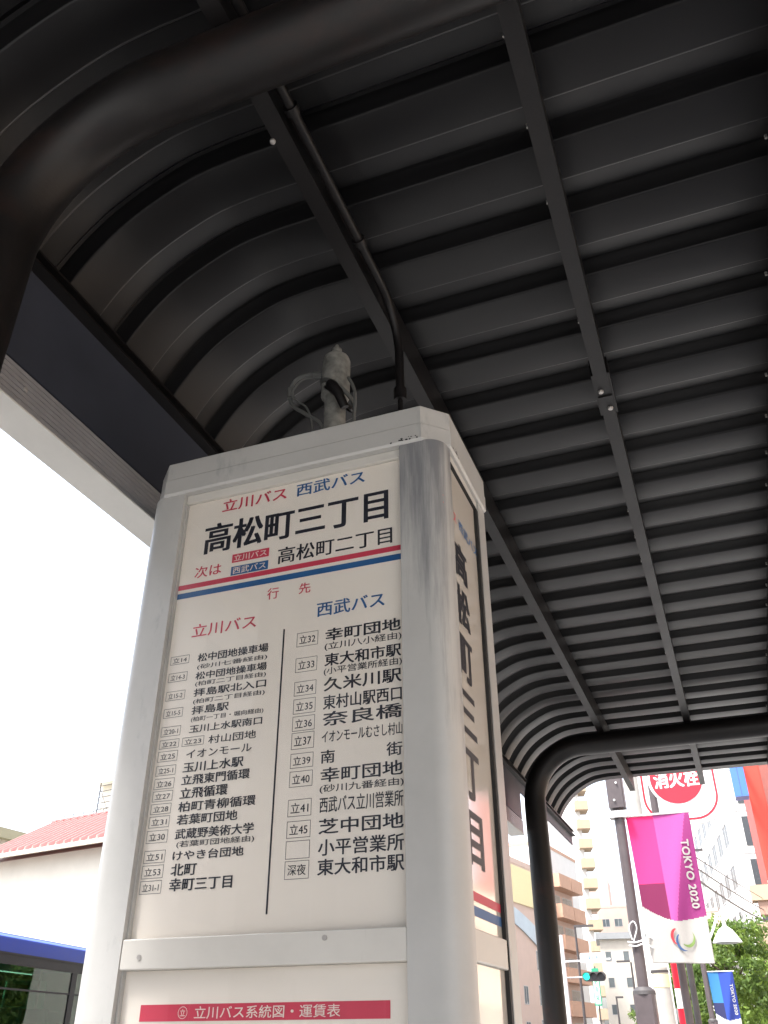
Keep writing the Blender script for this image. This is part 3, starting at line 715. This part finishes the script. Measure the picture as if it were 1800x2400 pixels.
bb(MB().box((1.35, .5, 2.42), (1.75, .54, 2.58)), 'fare_display', B['signw'])
bb(MB().box((3.6, .55, 2.15), (4.1, .62, 2.45)), 'fare_display', B['busk'])
for x in (-.1, 5.2):
    for yy in (.0, BWd - .24):
        w = MB().tube([(x, yy + .01, .46), (x, yy + .23, .46)], .46, 28).build('wheel', B['tyre'], bus, smooth=True)
        MB().tube([(x, yy + .002, .46), (x, yy + .238, .46)], .26, 20).build('rim', K['bolt'], w, smooth=True)

# ---- right gap: buildings along the left of the street
t = building('balcony_apartments', 'peach tiled apartment block with stacked balconies beside the shelter column', (-19.9, 85.0), dirang(8), 19.5, 12, 16.2, B['pink'], parapet=.5)
n_st = 5
for k in range(n_st + 1):
    zb = .9 + k * 2.9
    for j in range(2):
        x0 = 11.6 + j * 3.95
        b = MB(); b.box((x0, -1.3, zb), (x0 + 3.8, -1.18, zb + 1.15)); b.box((x0, -1.18, zb), (x0 + .12, -.001, zb + 1.15)); b.box((x0 + 3.68, -1.18, zb), (x0 + 3.8, -.001, zb + 1.15)); b.box((x0, -1.3, zb - .16), (x0 + 3.8, -.001, zb - .001))
        o = b.build('balcony', B['peach'], t)
        if k < n_st: window(t, 'front', x0 + .35, zb + .05, 3.1, 2.2, 19.5, 12, cur=True, frame=.09)
for z in (1.6, 4.4, 7.3): window(t, 'front', 6.2, z, 1.1, 1.7, 19.5, 12); 
for z in (1.6, 4.4): window(t, 'front', 2.2, z, 1.1, 1.5, 19.5, 12)
MB().box((.4, -.12, 12.7), (9.0, -.001, 16.0)).build('yellow_board', B['yellow'], t)
wv = MB(); n = 14
wv.v = [(.4 + 8.6 * k / n, -.14, 12.3 - 2.0 * (k / n) ** 1.3) for k in range(n + 1)] + [(.4 + 8.6 * k / n, -.14, 10.9 - 2.4 * (k / n) ** 1.3) for k in range(n + 1)]
wv.f = [(k, n + 1 + k, n + 2 + k, k + 1) for k in range(n)]; wv.mi = [0] * n
o = wv.build('curved_fascia_sign', B['cyanpale'], t); so = o.modifiers.new('sheet', 'SOLIDIFY'); so.thickness = .1
t = building('white_flats', 'plain white block with few windows and a reddish roof edge', (-19.3, 100), dirang(6), 13.5, 4.6, 20.2, B['white'], parapet=.35, roof=B['peach'])
for z in (4.9, 8.4): window(t, 'front', 8.2, z, 2.6, 1.5, 13.5, 4.6)
for z in (3.2, 6.4, 9.6): window(t, 'front', 2.5, z, 1.6, 1.4, 13.5, 4.6)
t = building('apartment_tower', 'tall cream apartment tower with one stack of beige balconies on its edge', (-29.5, 146), dirang(75), 8.1, 14, 46, B['white'], parapet=.6)
for k in range(15):
    zb = 1.5 + k * 2.95
    b = MB().box((7.3, -1.5, zb), (9.4, -1.38, zb + 1.2)).box((9.28, -1.38, zb), (9.4, 2.6, zb + 1.2)).box((7.3, -1.38, zb), (7.42, -.001, zb + 1.2)).box((7.3, -1.5, zb - .2), (9.4, 2.6, zb - .001))
    b.build('balcony', B['tan'], t)
    window(t, 'right', .4, zb + .1, 1.8, 2.0, 8.1, 14, frame=.08)
t = building('grey_roof_house', 'white walled low building with flat grey roof and small windows in rows', (-16.9, 119), dirang(82), 4.4, 8, 12.2, B['cream'], parapet=0)
MB().box((-.4, -.5, 12.2), (4.9, 8.3, 12.9)).build('roof', B['grey'], t)
for k in range(4):
    for x in (.5, 2.6): window(t, 'front', x, 1.4 + k * 2.8, .75, 1.1, 4.4, 8)
t = building('stepped_apartments', 'distant beige apartment block with stepped top behind the grey roof', (-24.2, 172), dirang(86), 5.2, 10, 22, B['pink'], parapet=.4)
MB().box((-3.6, 1, 22), (2.4, 9, 27)).build('upper_storeys', B['pink'], t)
for k in range(7):
    for x in (.6, 2.8): window(t, 'front', x, 1.5 + k * 2.9, 1.4, 1.3, 5.2, 10)
MB().lathe([(.9, 0), (.9, 1.2), (.2, 1.7)], (1.3, 4, 27.4), 14).build('roof_tank', B['cream'], t)

# ---- right side of the street
wa = radians(-8)
NC = (.45, 80.0)         # near corner of the white block
FL = 44.0
t = building('white_high_rise', 'tall white office block with rows of paired windows receding down the street', (NC[0] + sin(wa) * FL, NC[1] + cos(wa) * FL), dirang(-8) + pi, FL, 12, 30, B['white'], parapet=.8)
for k in range(8):
    zb = 2.2 + k * 3.35
    for j in range(9):
        window(t, 'front', FL - 4.6 - j * 4.6, zb, 2.9, 1.9, FL, 12, 'dark', frame=.12)
    st = MB().box((FL - .001, 1.05, zb - .4), (FL + .06, 1.85, zb + 1.9)); st.build('window_strip', B['dark'], t)
    MB().box((FL + .001, .6, zb + 2.35), (FL + .05, 12, zb + 2.43)).build('joint_strip', B['wframe'], t)
t = building('pink_house', 'salmon pink narrow building with a brown cornice below the white block', (-3.6, 98), 0, 2.15, 7, 12.4, B['pink'], parapet=.3)
MB().box((-.1, -.2, 9.4), (2.25, -.001, 9.75)).build('cornice', B['brown'], t)
for k in range(3): window(t, 'front', .5, 1.5 + k * 2.7, 1.0, 1.3, 2.15, 7)
t = building('tan_house', 'tan rendered building with balcony recess at the right edge', (.62, 60), dirang(90), 6, 8, 7.2, B['tan'], parapet=.3)
for k in range(2):
    window(t, 'front', .35, 1.3 + k * 2.9, 1.0, 1.5, 6, 8)
MB().box((.2, -.9, 3.0), (1.4, -.001, 3.15)).build('balcony_slab', B['white'], t)
t = building('red_building', 'orange red clad building with pale lower floors at the right edge', (1.24, 40), dirang(90), 9, 10, 22, B['red'], parapet=.5)
MB().box((-.015, -.03, -.1), (9.01, -.001, 7.0)).build('lower_facade', B['cream'], t)
MB().box((.62, -.06, 7.001), (9.0, -.001, 22)).build('brown_cladding', B['redb'], t)
MB().box((-.75, -.9, 6.2), (9, -.031, 6.75)).build('canopy', B['tan'], t)
MB().box((-.55, -.8, 5.7), (9, -.031, 6.1995)).build('canopy_soffit', B['brown'], t)
for k in range(2): window(t, 'front', 1.0, 1.5 + k * 2.2, 1.4, 1.3, 9, 10)
t = thing('blue_box_sign', 'tall blue box sign standing out beside the orange red building', 'sign', (.88, 38.6, 0))
MB().box((-.22, -.5, 9.9), (.30, .25, 12.4)).build('sign_box', B['blue'], t)
MB().box((.04, -.506, 9.92), (.055, -.5005, 12.38)).build('sign_seam', B['iron'], t)
MB().box((.1, .2505, 10.4), (.3, 1.4, 10.5)).box((.1, .2505, 11.8), (.3, 1.4, 11.9)).build('bracket', B['iron'], t)

# ---- behind the camera: what the cover glass of the kiosk mirrors
t = building('street_row', 'beige row of buildings across the street mirrored in the kiosk glass', (-15.5, -60), pi / 2, 62, 9, 15.5, B['row'], parapet=.4)
for k in range(12):
    for z in (1.0, 4.6, 8.2, 11.8): window(t, 'front', 1.5 + k * 5, z, 2.4, 1.8, 62, 9)
t = building('corner_block', 'grey tiled block behind the shelter mirrored in the kiosk glass', (7.0, -24), pi, 22, 8, 10.5, B['grey'], parapet=.4)
for k in range(6):
    for z in (1.0, 4.4, 7.6): window(t, 'front', 1.5 + k * 3.4, z, 1.9, 1.7, 22, 8)
# ---- unseen side of the pavement: what the kiosk's side glass mirrors
t = building('pavement_shop', 'peach rendered shop mirrored in the side glass of the kiosk', (7.6, 40), -pi / 2, 44, 8, 5.6, B['shop'], parapet=.4)
for k in range(11): window(t, 'front', 1.2 + k * 3.9, 1.0, 2.4, 1.6, 44, 8); 
for k in range(11): window(t, 'front', 1.6 + k * 3.9, 3.6, 1.5, 1.3, 44, 8)

# ---------------------------------------------------------------- flags
def flag_mats(cols, nm):
    out = []
    for i, c in enumerate(cols):
        m = mat(nm + '_cloth', c, .75, noise=.04, nscale=60, bump=.02, bscale=900)
        b = m.node_tree.nodes['Principled BSDF']; L = m.node_tree.links
        # thin cloth: part of the daylight behind it comes through
        tr = m.node_tree.nodes.new('ShaderNodeBsdfTranslucent'); mx = m.node_tree.nodes.new('ShaderNodeMixShader'); mx.inputs[0].default_value = .4
        L.new(b.inputs['Base Color'].links[0].from_socket, tr.inputs[0])
        o = m.node_tree.nodes['Material Output']; L.new(b.outputs[0], mx.inputs[1]); L.new(tr.outputs[0], mx.inputs[2]); L.new(mx.outputs[0], o.inputs['Surface'])
        out.append(m)
    return out
def banner(name, label, x0, x1, ztop, hgt, Y, cols, logo, nu=72, nv=150):
    t = thing(name, label, 'banner', (x0, Y, ztop))
    w = x1 - x0
    ms = flag_mats(cols, name)
    def P(u, v):       # v downward
        lx = .085 * v * w + u * w * (1 - .10 * v) ; fold = v ** .8
        # folds falling from the two upper corners
        fx = .9 - .38 * min(1, v / .735)
        y = -.050 * math.exp(-((u - fx) / .16) ** 2) * fold * 1.6 + .020 * sin(u * 9 + v * 2.5) * fold + .03 * (u - .5) * fold + .012 * sin(v * 6.0 + u * 4)
        return (lx, y, -v * hgt - .025 * (u - .5) * v)
    m = MB(); m.v = [P(i / nu, j / nv) for j in range(nv + 1) for i in range(nu + 1)]
    for j in range(nv):
        for i in range(nu):
            u = (i + .5) / nu; v = (j + .5) / nv
            vb = .63 + .105 * (1 - (1 - u / .55) ** 1.6) if u < .55 else .735 - .035 * (u - .55) / .45
            if v > vb: k = 4
            elif u > .93 - .40 * (v / .735): k = 2  # darker strip: shade beyond the fold put into the cloth colour
            elif u < .43: k = 0 if v < .48 else 3
            else: k = 1
            a = j * (nu + 1) + i
            m.f.append((a, a + nu + 1, a + nu + 2, a + 1)); m.mi.append(k)
    cl = m.build('cloth', ms, t, smooth=True)
    so = cl.modifiers.new('cloth', 'SOLIDIFY'); so.thickness = .0015
    F = lambda a, b: (lambda p: (p[0], p[1] - .012, p[2]))(P(a, 1 - b))
    # lettering runs downward: letters turned a quarter clockwise
    tm = MB(); v, f, asp = text_mesh('TOKYO 2020', 1.05)
    def Q(x, y, d): 
        p = P(.80 + .115 * y, .19 + .46 * x); return (p[0], p[1] - .010 - d, p[2])
    for k, (dx, dy) in enumerate(((0, 0), (.004, .04), (-.004, .04), (.004, -.04), (-.004, -.04))):
        tm.add([Q(x + dx, y + dy, k * .0004) for x, y in v], f)
    tm.build('lettering', ms[4] if logo else ms[4], t)
    if logo:
        def cres(cx, cy, pts, m_, nm):
            mb = MB(); L1 = [F(cx + a, cy + b) for a, b in pts]
            mb.add([(p[0], p[1] - .004, p[2]) for p in L1], [tuple(range(len(L1)))]); return mb.build(nm, m_, t)
        def arc(cx, cy, r, a0, a1, th, m_, nm, asp=.5):
            n = 14; o_ = []; i_ = []
            for k in range(n + 1):
                s = k / n; a = radians(a0 + (a1 - a0) * s); tt = th * sin(pi * (.12 + .88 * s) ** 1.0) 
                o_.append((cx + (r + tt) * cos(a), cy + (r + tt) * sin(a) * asp)); i_.append((cx + (r - tt) * cos(a), cy + (r - tt) * sin(a) * asp))
            mb = MB(); mb.v = [(lambda p: (p[0], p[1] - .006, p[2]))(F(*q)) for q in o_ + i_]
            mb.f = [(k, k + 1, n + 2 + k, n + 1 + k) for k in range(n)]; mb.mi = [0] * n; return mb.build(nm, m_, t)
        red = mat('emblem_red', (.50, .02, .03), .6); blu = mat('emblem_blue', (.02, .06, .16), .6); grn = mat('emblem_green', (.13, .20, .05), .6)
        arc(.505, .165, .105, 105, 250, .022, red, 'emblem_stroke')
        arc(.585, .135, .115, 130, 285, .020, blu, 'emblem_stroke')
        arc(.63, .165, .115, 235, 395, .020, grn, 'emblem_stroke')
    br = MB().tube([(-.10, 0, .012), (w * 1.02, 0, .012)], .013, 10); br.build('banner_rod', B['signw'], t, smooth=True)
    MB().lathe([(.018, -.02), (.018, .02)], (0, 0, 0), 10).build('rod_cap', B['signw'], t).matrix_local = Matrix.Translation((w * 1.03, 0, .012)) @ Matrix.Rotation(pi / 2, 4, 'Y')
    return t
banner('street_banner', 'magenta and violet street banner with white lettering and white lower end', -1.172, -.386, 4.035, 1.70, 12.0,
       [(.86, .045, .24), (.54, .10, .36), (.33, .040, .20), (.22, .016, .085), (.50, .48, .45)], True)
banner('street_banner', 'blue street banner hanging in front of the green tree farther along', -1.27, -.56, 3.27, 1.66, 30.0,
       [(.05, .24, .50), (.035, .085, .42), (.03, .055, .30), (.035, .04, .13), (.60, .60, .60)], False, 40, 80)
def lamp_pole(x, Y, top, label, full):
    t = thing('street_lamp', label, 'street lamp', (x, Y, 0), group='brown street lamps carrying banners')
    pl = MB().tube([(0, 0, .0), (0, 0, top)], .066 if full else .075, 16); pl.build('pole', B['pole'], t, smooth=True)
    MB().prism(cham(-.12, .12, -.12, .12, .03), 0, 2.02).build('base_box', B['pole'], t)
    MB().lathe([(.135, 2.0205), (.13, 2.06), (.085, 2.10)], n=16).build('base_collar', B['iron'], t, smooth=True)
    return t
t = lamp_pole(-1.255, 12.0, 4.3, 'brown painted lamp post with box section and blue cap beside the magenta banner', True)
MB().prism(cham(-.105, .105, -.105, .105, .015), 4.15, 4.62).build('box_section', B['pole'], t)
for dx, z in ((-.02, 4.24), (.03, 4.46)): MB().lathe([(.014, -.012), (.014, 0)], (0, 0, 0), 8).build('bolt', B['signw'], t).matrix_local = Matrix.Translation((dx, -.118, z)) @ Matrix.Rotation(-pi / 2, 4, 'X')
MB().lathe([(.085, 4.62), (.085, 4.78), (.07, 4.80)], n=16).build('blue_cap', B['cyan'], t, smooth=True)
MB().box((-.12, -.10, 4.03), (.12, .10, 4.11)).build('banner_clamp', B['signw'], t)
tw = MB().tube(smoothpts([(-.10, -.075, 2.58), (-.02, -.09, 2.57), (.08, -.075, 2.59), (.16, -.03, 2.63), (.22, .0, 2.58)]), .009, 6)
tw.tube(smoothpts([(-.04, -.085, 2.60), (-.06, -.09, 2.74), (.0, -.09, 2.80), (.03, -.09, 2.72), (-.03, -.085, 2.58)]), .007, 6)
tw.tube(smoothpts([(-.09, -.075, 2.54), (.0, -.09, 2.53), (.09, -.075, 2.55), (.2, .0, 2.50)]), .008, 6)
tw.build('tie_cord', B['signw'], t, smooth=True)
t = lamp_pole(-1.34, 30.0, 5.2, 'dark lamp post with white scroll arm and cone shade in front of the tree', False)
ar = smoothpts([(.05, 0, 4.05), (.28, 0, 4.12), (.48, 0, 4.42), (.68, 0, 4.78), (.98, 0, 4.90), (1.32, 0, 4.86), (1.42, 0, 4.66), (1.32, 0, 4.56)])
MB().tube(ar, .035, 8).build('scroll_arm', B['signw'], t, smooth=True)
MB().lathe([(.42, 4.02), (.40, 4.06), (.20, 4.36), (.06, 4.46), (.03, 4.78)], (.80, 0, 0), 20).build('lamp_shade', B['signw'], t, smooth=True)
MB().lathe([(.30, 4.0), (.32, 4.018)], (.80, 0, 0), 20).build('diffuser', B['grey'], t)

# ---- hydrant sign and its poles
t = thing('hydrant_sign', 'round red fire hydrant sign with white characters on a dark pole', 'sign', (-.49, 12.6, 4.63))
R_ = .345
def disc(mb, r, y, n=48): mb.add([(r * cos(2 * pi * k / n), y, r * sin(2 * pi * k / n)) for k in range(n)], [tuple(range(n))])
def cyl_y(r, y0, y1, n=48): return MB().tube([(0, y0, 0), (0, y1, 0)], r, n)
cyl_y(R_ + .035, -.01, .012).build('white_rim', B['signw'], t); cyl_y(R_, -.016, -.0105).build('red_disc', B['signr'], t)
lt = MB()
for s, a in (('消', -.2), ('火', 0), ('栓', .2)):
    put_text(lt, s, lambda p, q: (p, -.0175, q), a - .097, a + .097, -.135, .095, .032)
lt.build('lettering', B['signw'], t)
MB().tube([(-.34, .04, -4.63), (-.34, .04, .7)], .05, 14).build('pole', B['pole'], t, smooth=True)
MB().box((-.345, .013, .02), (-.05, .03, .06)).box((-.345, .013, -.16), (-.05, .03, -.12)).build('bracket', B['iron'], t)
t = thing('shop_sign_board', 'white rounded shop sign board with thin red outline behind the hydrant sign', 'sign', (-.55, 14.6, 5.0))
def rrect(w0, w1, h0, h1, r, n=10):
    out = []
    for cx, cz, a0 in ((w1 - r, h0 + r, -90), (w1 - r, h1 - r, 0), (w0 + r, h1 - r, 90), (w0 + r, h0 + r, 180)):
        for k in range(n + 1): a = radians(a0 + 90 * k / n); out.append((cx + r * cos(a), cz + r * sin(a)))
    return out
MB().extr(rrect(-.62, .62, -.60, 1.2, .42), -.02, .06).build('board', B['signw'], t)
o1 = rrect(-.56, .56, -.54, 1.14, .37); o2 = rrect(-.53, .53, -.51, 1.11, .345)
rgm = MB(); nn = len(o1); rgm.add([(x, -.024, z) for x, z in o1] + [(x, -.024, z) for x, z in o2], [(k, (k + 1) % nn, nn + (k + 1) % nn, nn + k) for k in range(nn)])
rgm.build('red_outline', B['signr'], t)
MB().tube([(-.3, .11, -5.0), (-.3, .11, 1.0)], .045, 12).build('post', B['iron'], t)
t = thing('striped_pole', 'thin pole banded in red and white beside the dark hydrant pole', 'pole', (-.925, 13.0, 0))
z = 0
for k, (h, m_) in enumerate(((.9, 'signr'), (.45, 'signw'), (.55, 'signr'), (.22, 'signw'), (.9, 'signr'))):
    MB().tube([(0, 0, z + .0005), (0, 0, z + h)], .052, 16).build('red_band' if m_ == 'signr' else 'white_band', B[m_], t, smooth=True); z += h
t = thing('utility_pole', 'thick grey concrete utility pole with wrapped bands behind the banner', 'pole', (-1.215, 14.0, 0))
MB().tube([(0, 0, 0), (0, 0, 3.0), (0, 0, 9.5)], [.125, .112, .085], 20).build('pole', B['conc'], t, smooth=True)
MB().lathe([(.120, 2.18), (.120, 2.34)], n=20).build('cream_band', B['yellow'], t); MB().lathe([(.122, 2.36), (.122, 2.39)], n=20).build('steel_strap', B['iron'], t)
MB().lathe([(.118, 2.42), (.118, 2.56)], n=20).build('white_band', B['signw'], t)
t = thing('green_dot_sign', 'white board with green drop shapes half hidden behind the brown lamp post', 'sign', (-1.46, 15.0, 0))
MB().box((-.16, -.01, 1.0), (.30, .03, 2.9)).build('board', B['signw'], t)
for z, s in ((2.36, .055), (1.95, .10), (1.5, .10)):
    m = MB(); m.add([(.14 + s * .62 * cos(2 * pi * k / 24) , -.014, z + s * sin(2 * pi * k / 24)) for k in range(24)], [tuple(range(24))]); m.build('green_drop', B['signg'], t)
MB().tube([(.05, .07, 0), (.05, .07, 2.95)], .03, 10).build('post', B['iron'], t)

# ---- traffic signal, road sign, far posts
t = thing('traffic_signal', 'horizontal traffic signal with lit green lamp on an arm over the street', 'traffic signal', (-9.05, 50, 0))
MB().tube([(0, 0, -.15), (0, 0, 4.0), (0, 0, 6.3)], [.13, .11, .09], 14).build('pole', B['signw'], t, smooth=True)
MB().tube([(0, 0, 4.33), (.95, -.05, 4.33)], .035, 8).build('signal_arm', B['wframe'], t)
MB().tube([(0, 0, 5.05), (2.4, -.05, 5.12)], .045, 8).build('sign_arm', B['signw'], t)
hs_ = MB(); hs_.extr(rrect(.92, 2.08, 4.14, 4.56, .2), -.22, -.02); hs_.build('signal_head', B['iron'], t)
B['lit'] = mat('lit_green_lens', (.02, .5, .42), .3); _b = B['lit'].node_tree.nodes['Principled BSDF']; _b.inputs['Emission Color'].default_value = (.02, .75, .60, 1); _b.inputs['Emission Strength'].default_value = .55
for k, nm in enumerate(('lit', 'iron', 'iron')):
    x = 1.13 + k * .37
    l = MB().tube([(x, -.25, 4.35), (x, -.2205, 4.35)], .155, 18).build('lens', B[nm] if k == 0 else B['dark'], t)
    vz = MB(); n = 14
    for a in range(n + 1):
        q = pi * a / n; vz.v += [(x + .175 * cos(q), -.221, 4.35 + .175 * sin(q)), (x + .175 * cos(q), -.46, 4.35 + .16 * sin(q))]
    vz.f = [(2 * a, 2 * a + 1, 2 * a + 3, 2 * a + 2) for a in range(n)]; vz.mi = [0] * n
    v_ = vz.build('visor', B['signg'] if k == 0 else B['iron'], l); v_.modifiers.new('sheet', 'SOLIDIFY').thickness = .006
s = MB().box((.90, -.12, 4.98), (2.02, -.101, 5.42)).build('road_sign', B['signw'], t)
m = MB(); put_text(m, '立川駅前通り', lambda p, q: (p, -.1215, q), .98, 1.94, 5.10, 5.30, .02); m.build('blue_lettering', B['blue'], s)
t = thing('vertical_sign', 'narrow upright shop sign in white and green under the traffic signal', 'sign', (-8.65, 57.5, 0))
MB().box((-.18, -.05, 3.3), (.22, .05, 5.2)).build('sign_box', B['signg'], t)
MB().box((-.13, -.056, 3.38), (.17, -.0505, 4.75)).build('white_face', B['signw'], t)
m = MB()
for k, c_ in enumerate('駐車場'): put_text(m, c_, lambda p, q: (p, -.058, q), -.09, .13, 4.38 - k * .42, 4.68 - k * .42, .02)
m.build('lettering', B['signg'], t)
MB().tube([(.02, .08, 0), (.02, .08, 5.3)], .04, 8).build('post', B['iron'], t)
def far_lamp(x, Y, top, arm, label):
    t = thing('street_light', label, 'street light', (x, Y, 0), group='thin street lights down the street')
    MB().tube([(0, 0, 0), (0, 0, top)], [.10, .06], 8).build('pole', B['iron'], t)
    MB().box((-.05, -.1, top), (arm, .1, top + .12)).build('lamp_head', B['iron'], t)
far_lamp(-9.6, 58, 7.45, 1.1, 'thin dark street light rising left of the traffic signal')
far_lamp(-7.25, 64, 5.9, -.9, 'short thin street light before the grey roofed building')
far_lamp(-9.9, 75, 4.3, .5, 'thin post near the green sign farther down the street')

# ---- overhead cables
t = thing('overhead_cables', 'bundle of black overhead cables crossing down to the right', 'cable')
def sag(a, b, s, n=24): 
    a = Vector(a); b = Vector(b); return [a + (b - a) * (k / n) - Vector((0, 0, s * 4 * (k / n) * (1 - k / n))) for k in range(n + 1)]
for a, b, s, r in (((-1.2, 14.1, 4.30), (1.3, 45, 6.30), .10, .016), ((-1.2, 14.1, 4.18), (1.3, 45, 5.95), .22, .022), ((-1.2, 14.1, 4.42), (1.35, 45, 6.75), .05, .012)):
    MB().tube(sag(a, b, s), r, 6).build('cable', B['iron'], t)
t = thing('cable_mast', 'thin dark mast standing between the banner and the white office block', 'pole', (-1.15, 36, 0))
MB().tube([(0, 0, 0), (-.12, 0, 8.0)], .045, 8).build('mast', B['iron'], t)
MB().box((-.5, -.04, 7.6), (.25, .04, 7.68)).build('cross_arm', B['iron'], t)

# ---------------------------------------------------------------- trees
LEAF = [mat('fresh_leaves', (.15, .23, .036), .55, noise=.35, nscale=1.3), mat('dark_leaves', (.085, .145, .026), .55, noise=.35, nscale=1.3)]
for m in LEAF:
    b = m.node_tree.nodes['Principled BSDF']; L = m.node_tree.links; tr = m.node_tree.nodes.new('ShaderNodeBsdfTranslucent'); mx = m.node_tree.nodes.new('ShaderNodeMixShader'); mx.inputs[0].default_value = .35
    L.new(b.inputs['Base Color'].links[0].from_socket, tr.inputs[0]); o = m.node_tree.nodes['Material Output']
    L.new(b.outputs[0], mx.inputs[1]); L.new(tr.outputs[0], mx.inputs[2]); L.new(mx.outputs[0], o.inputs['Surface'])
BARK = mat('tree_bark', (.10, .075, .055), .9, noise=.3, nscale=12, bump=.3)
def tree(label, x, Y, z0, z1, rx, n_clump, leaf, seed):
    rnd = random.Random(seed)
    t = thing('street_tree', label, 'tree', (x, Y, 0), group='green trees along the street')
    tk = MB().tube([(0, 0, -.1), (.03, .02, z0 * .6), (-.03, 0, z0 + .4), (0, 0, z1 * .8)], [.16, .13, .10, .03], 10)
    cc = []
    for k in range(n_clump):
        a = rnd.uniform(0, 2 * pi); q = rnd.random() ** .5; h = rnd.uniform(0, 1)
        r = rx * q * (1 - .55 * abs(h - .42) ** 1.3)
        cc.append(Vector((r * cos(a), r * sin(a), z0 + (z1 - z0) * h)))
    for c in cc[:14]:
        s_ = Vector((0, 0, max(z0 * .7, c.z - 1.2))); tk.tube([s_, (s_ + c) / 2 + Vector((0, 0, .15)), c], [.05, .03, .012], 6)
    tk.build('trunk', BARK, t, smooth=True)
    lf = MB()
    for c in cc:
        R = rnd.uniform(.22, .48)
        mi = 0 if rnd.random() < .6 else 1  # darker green on clumps picked at random
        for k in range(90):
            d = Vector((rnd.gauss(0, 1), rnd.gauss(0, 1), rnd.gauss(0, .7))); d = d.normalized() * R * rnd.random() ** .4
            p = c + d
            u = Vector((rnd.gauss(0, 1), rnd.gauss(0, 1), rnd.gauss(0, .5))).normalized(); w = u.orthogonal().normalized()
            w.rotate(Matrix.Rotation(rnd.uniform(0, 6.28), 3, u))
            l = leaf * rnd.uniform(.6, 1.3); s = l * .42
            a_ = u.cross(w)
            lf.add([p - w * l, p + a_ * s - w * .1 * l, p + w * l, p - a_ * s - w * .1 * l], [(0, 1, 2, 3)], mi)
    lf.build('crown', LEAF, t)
    return t
tree('leafy green tree behind the blue banner and white cone lamp', -.85, 35, 1.7, 4.95, 2.1, 230, .085, 3)
tree('second green tree at the right edge beyond the blue banner', 1.2, 44, 1.4, 4.3, 1.9, 150, .095, 9)
tree('low green tree far down the street under the green sign', -9.3, 88, 1.2, 4.0, 1.5, 45, .12, 5)
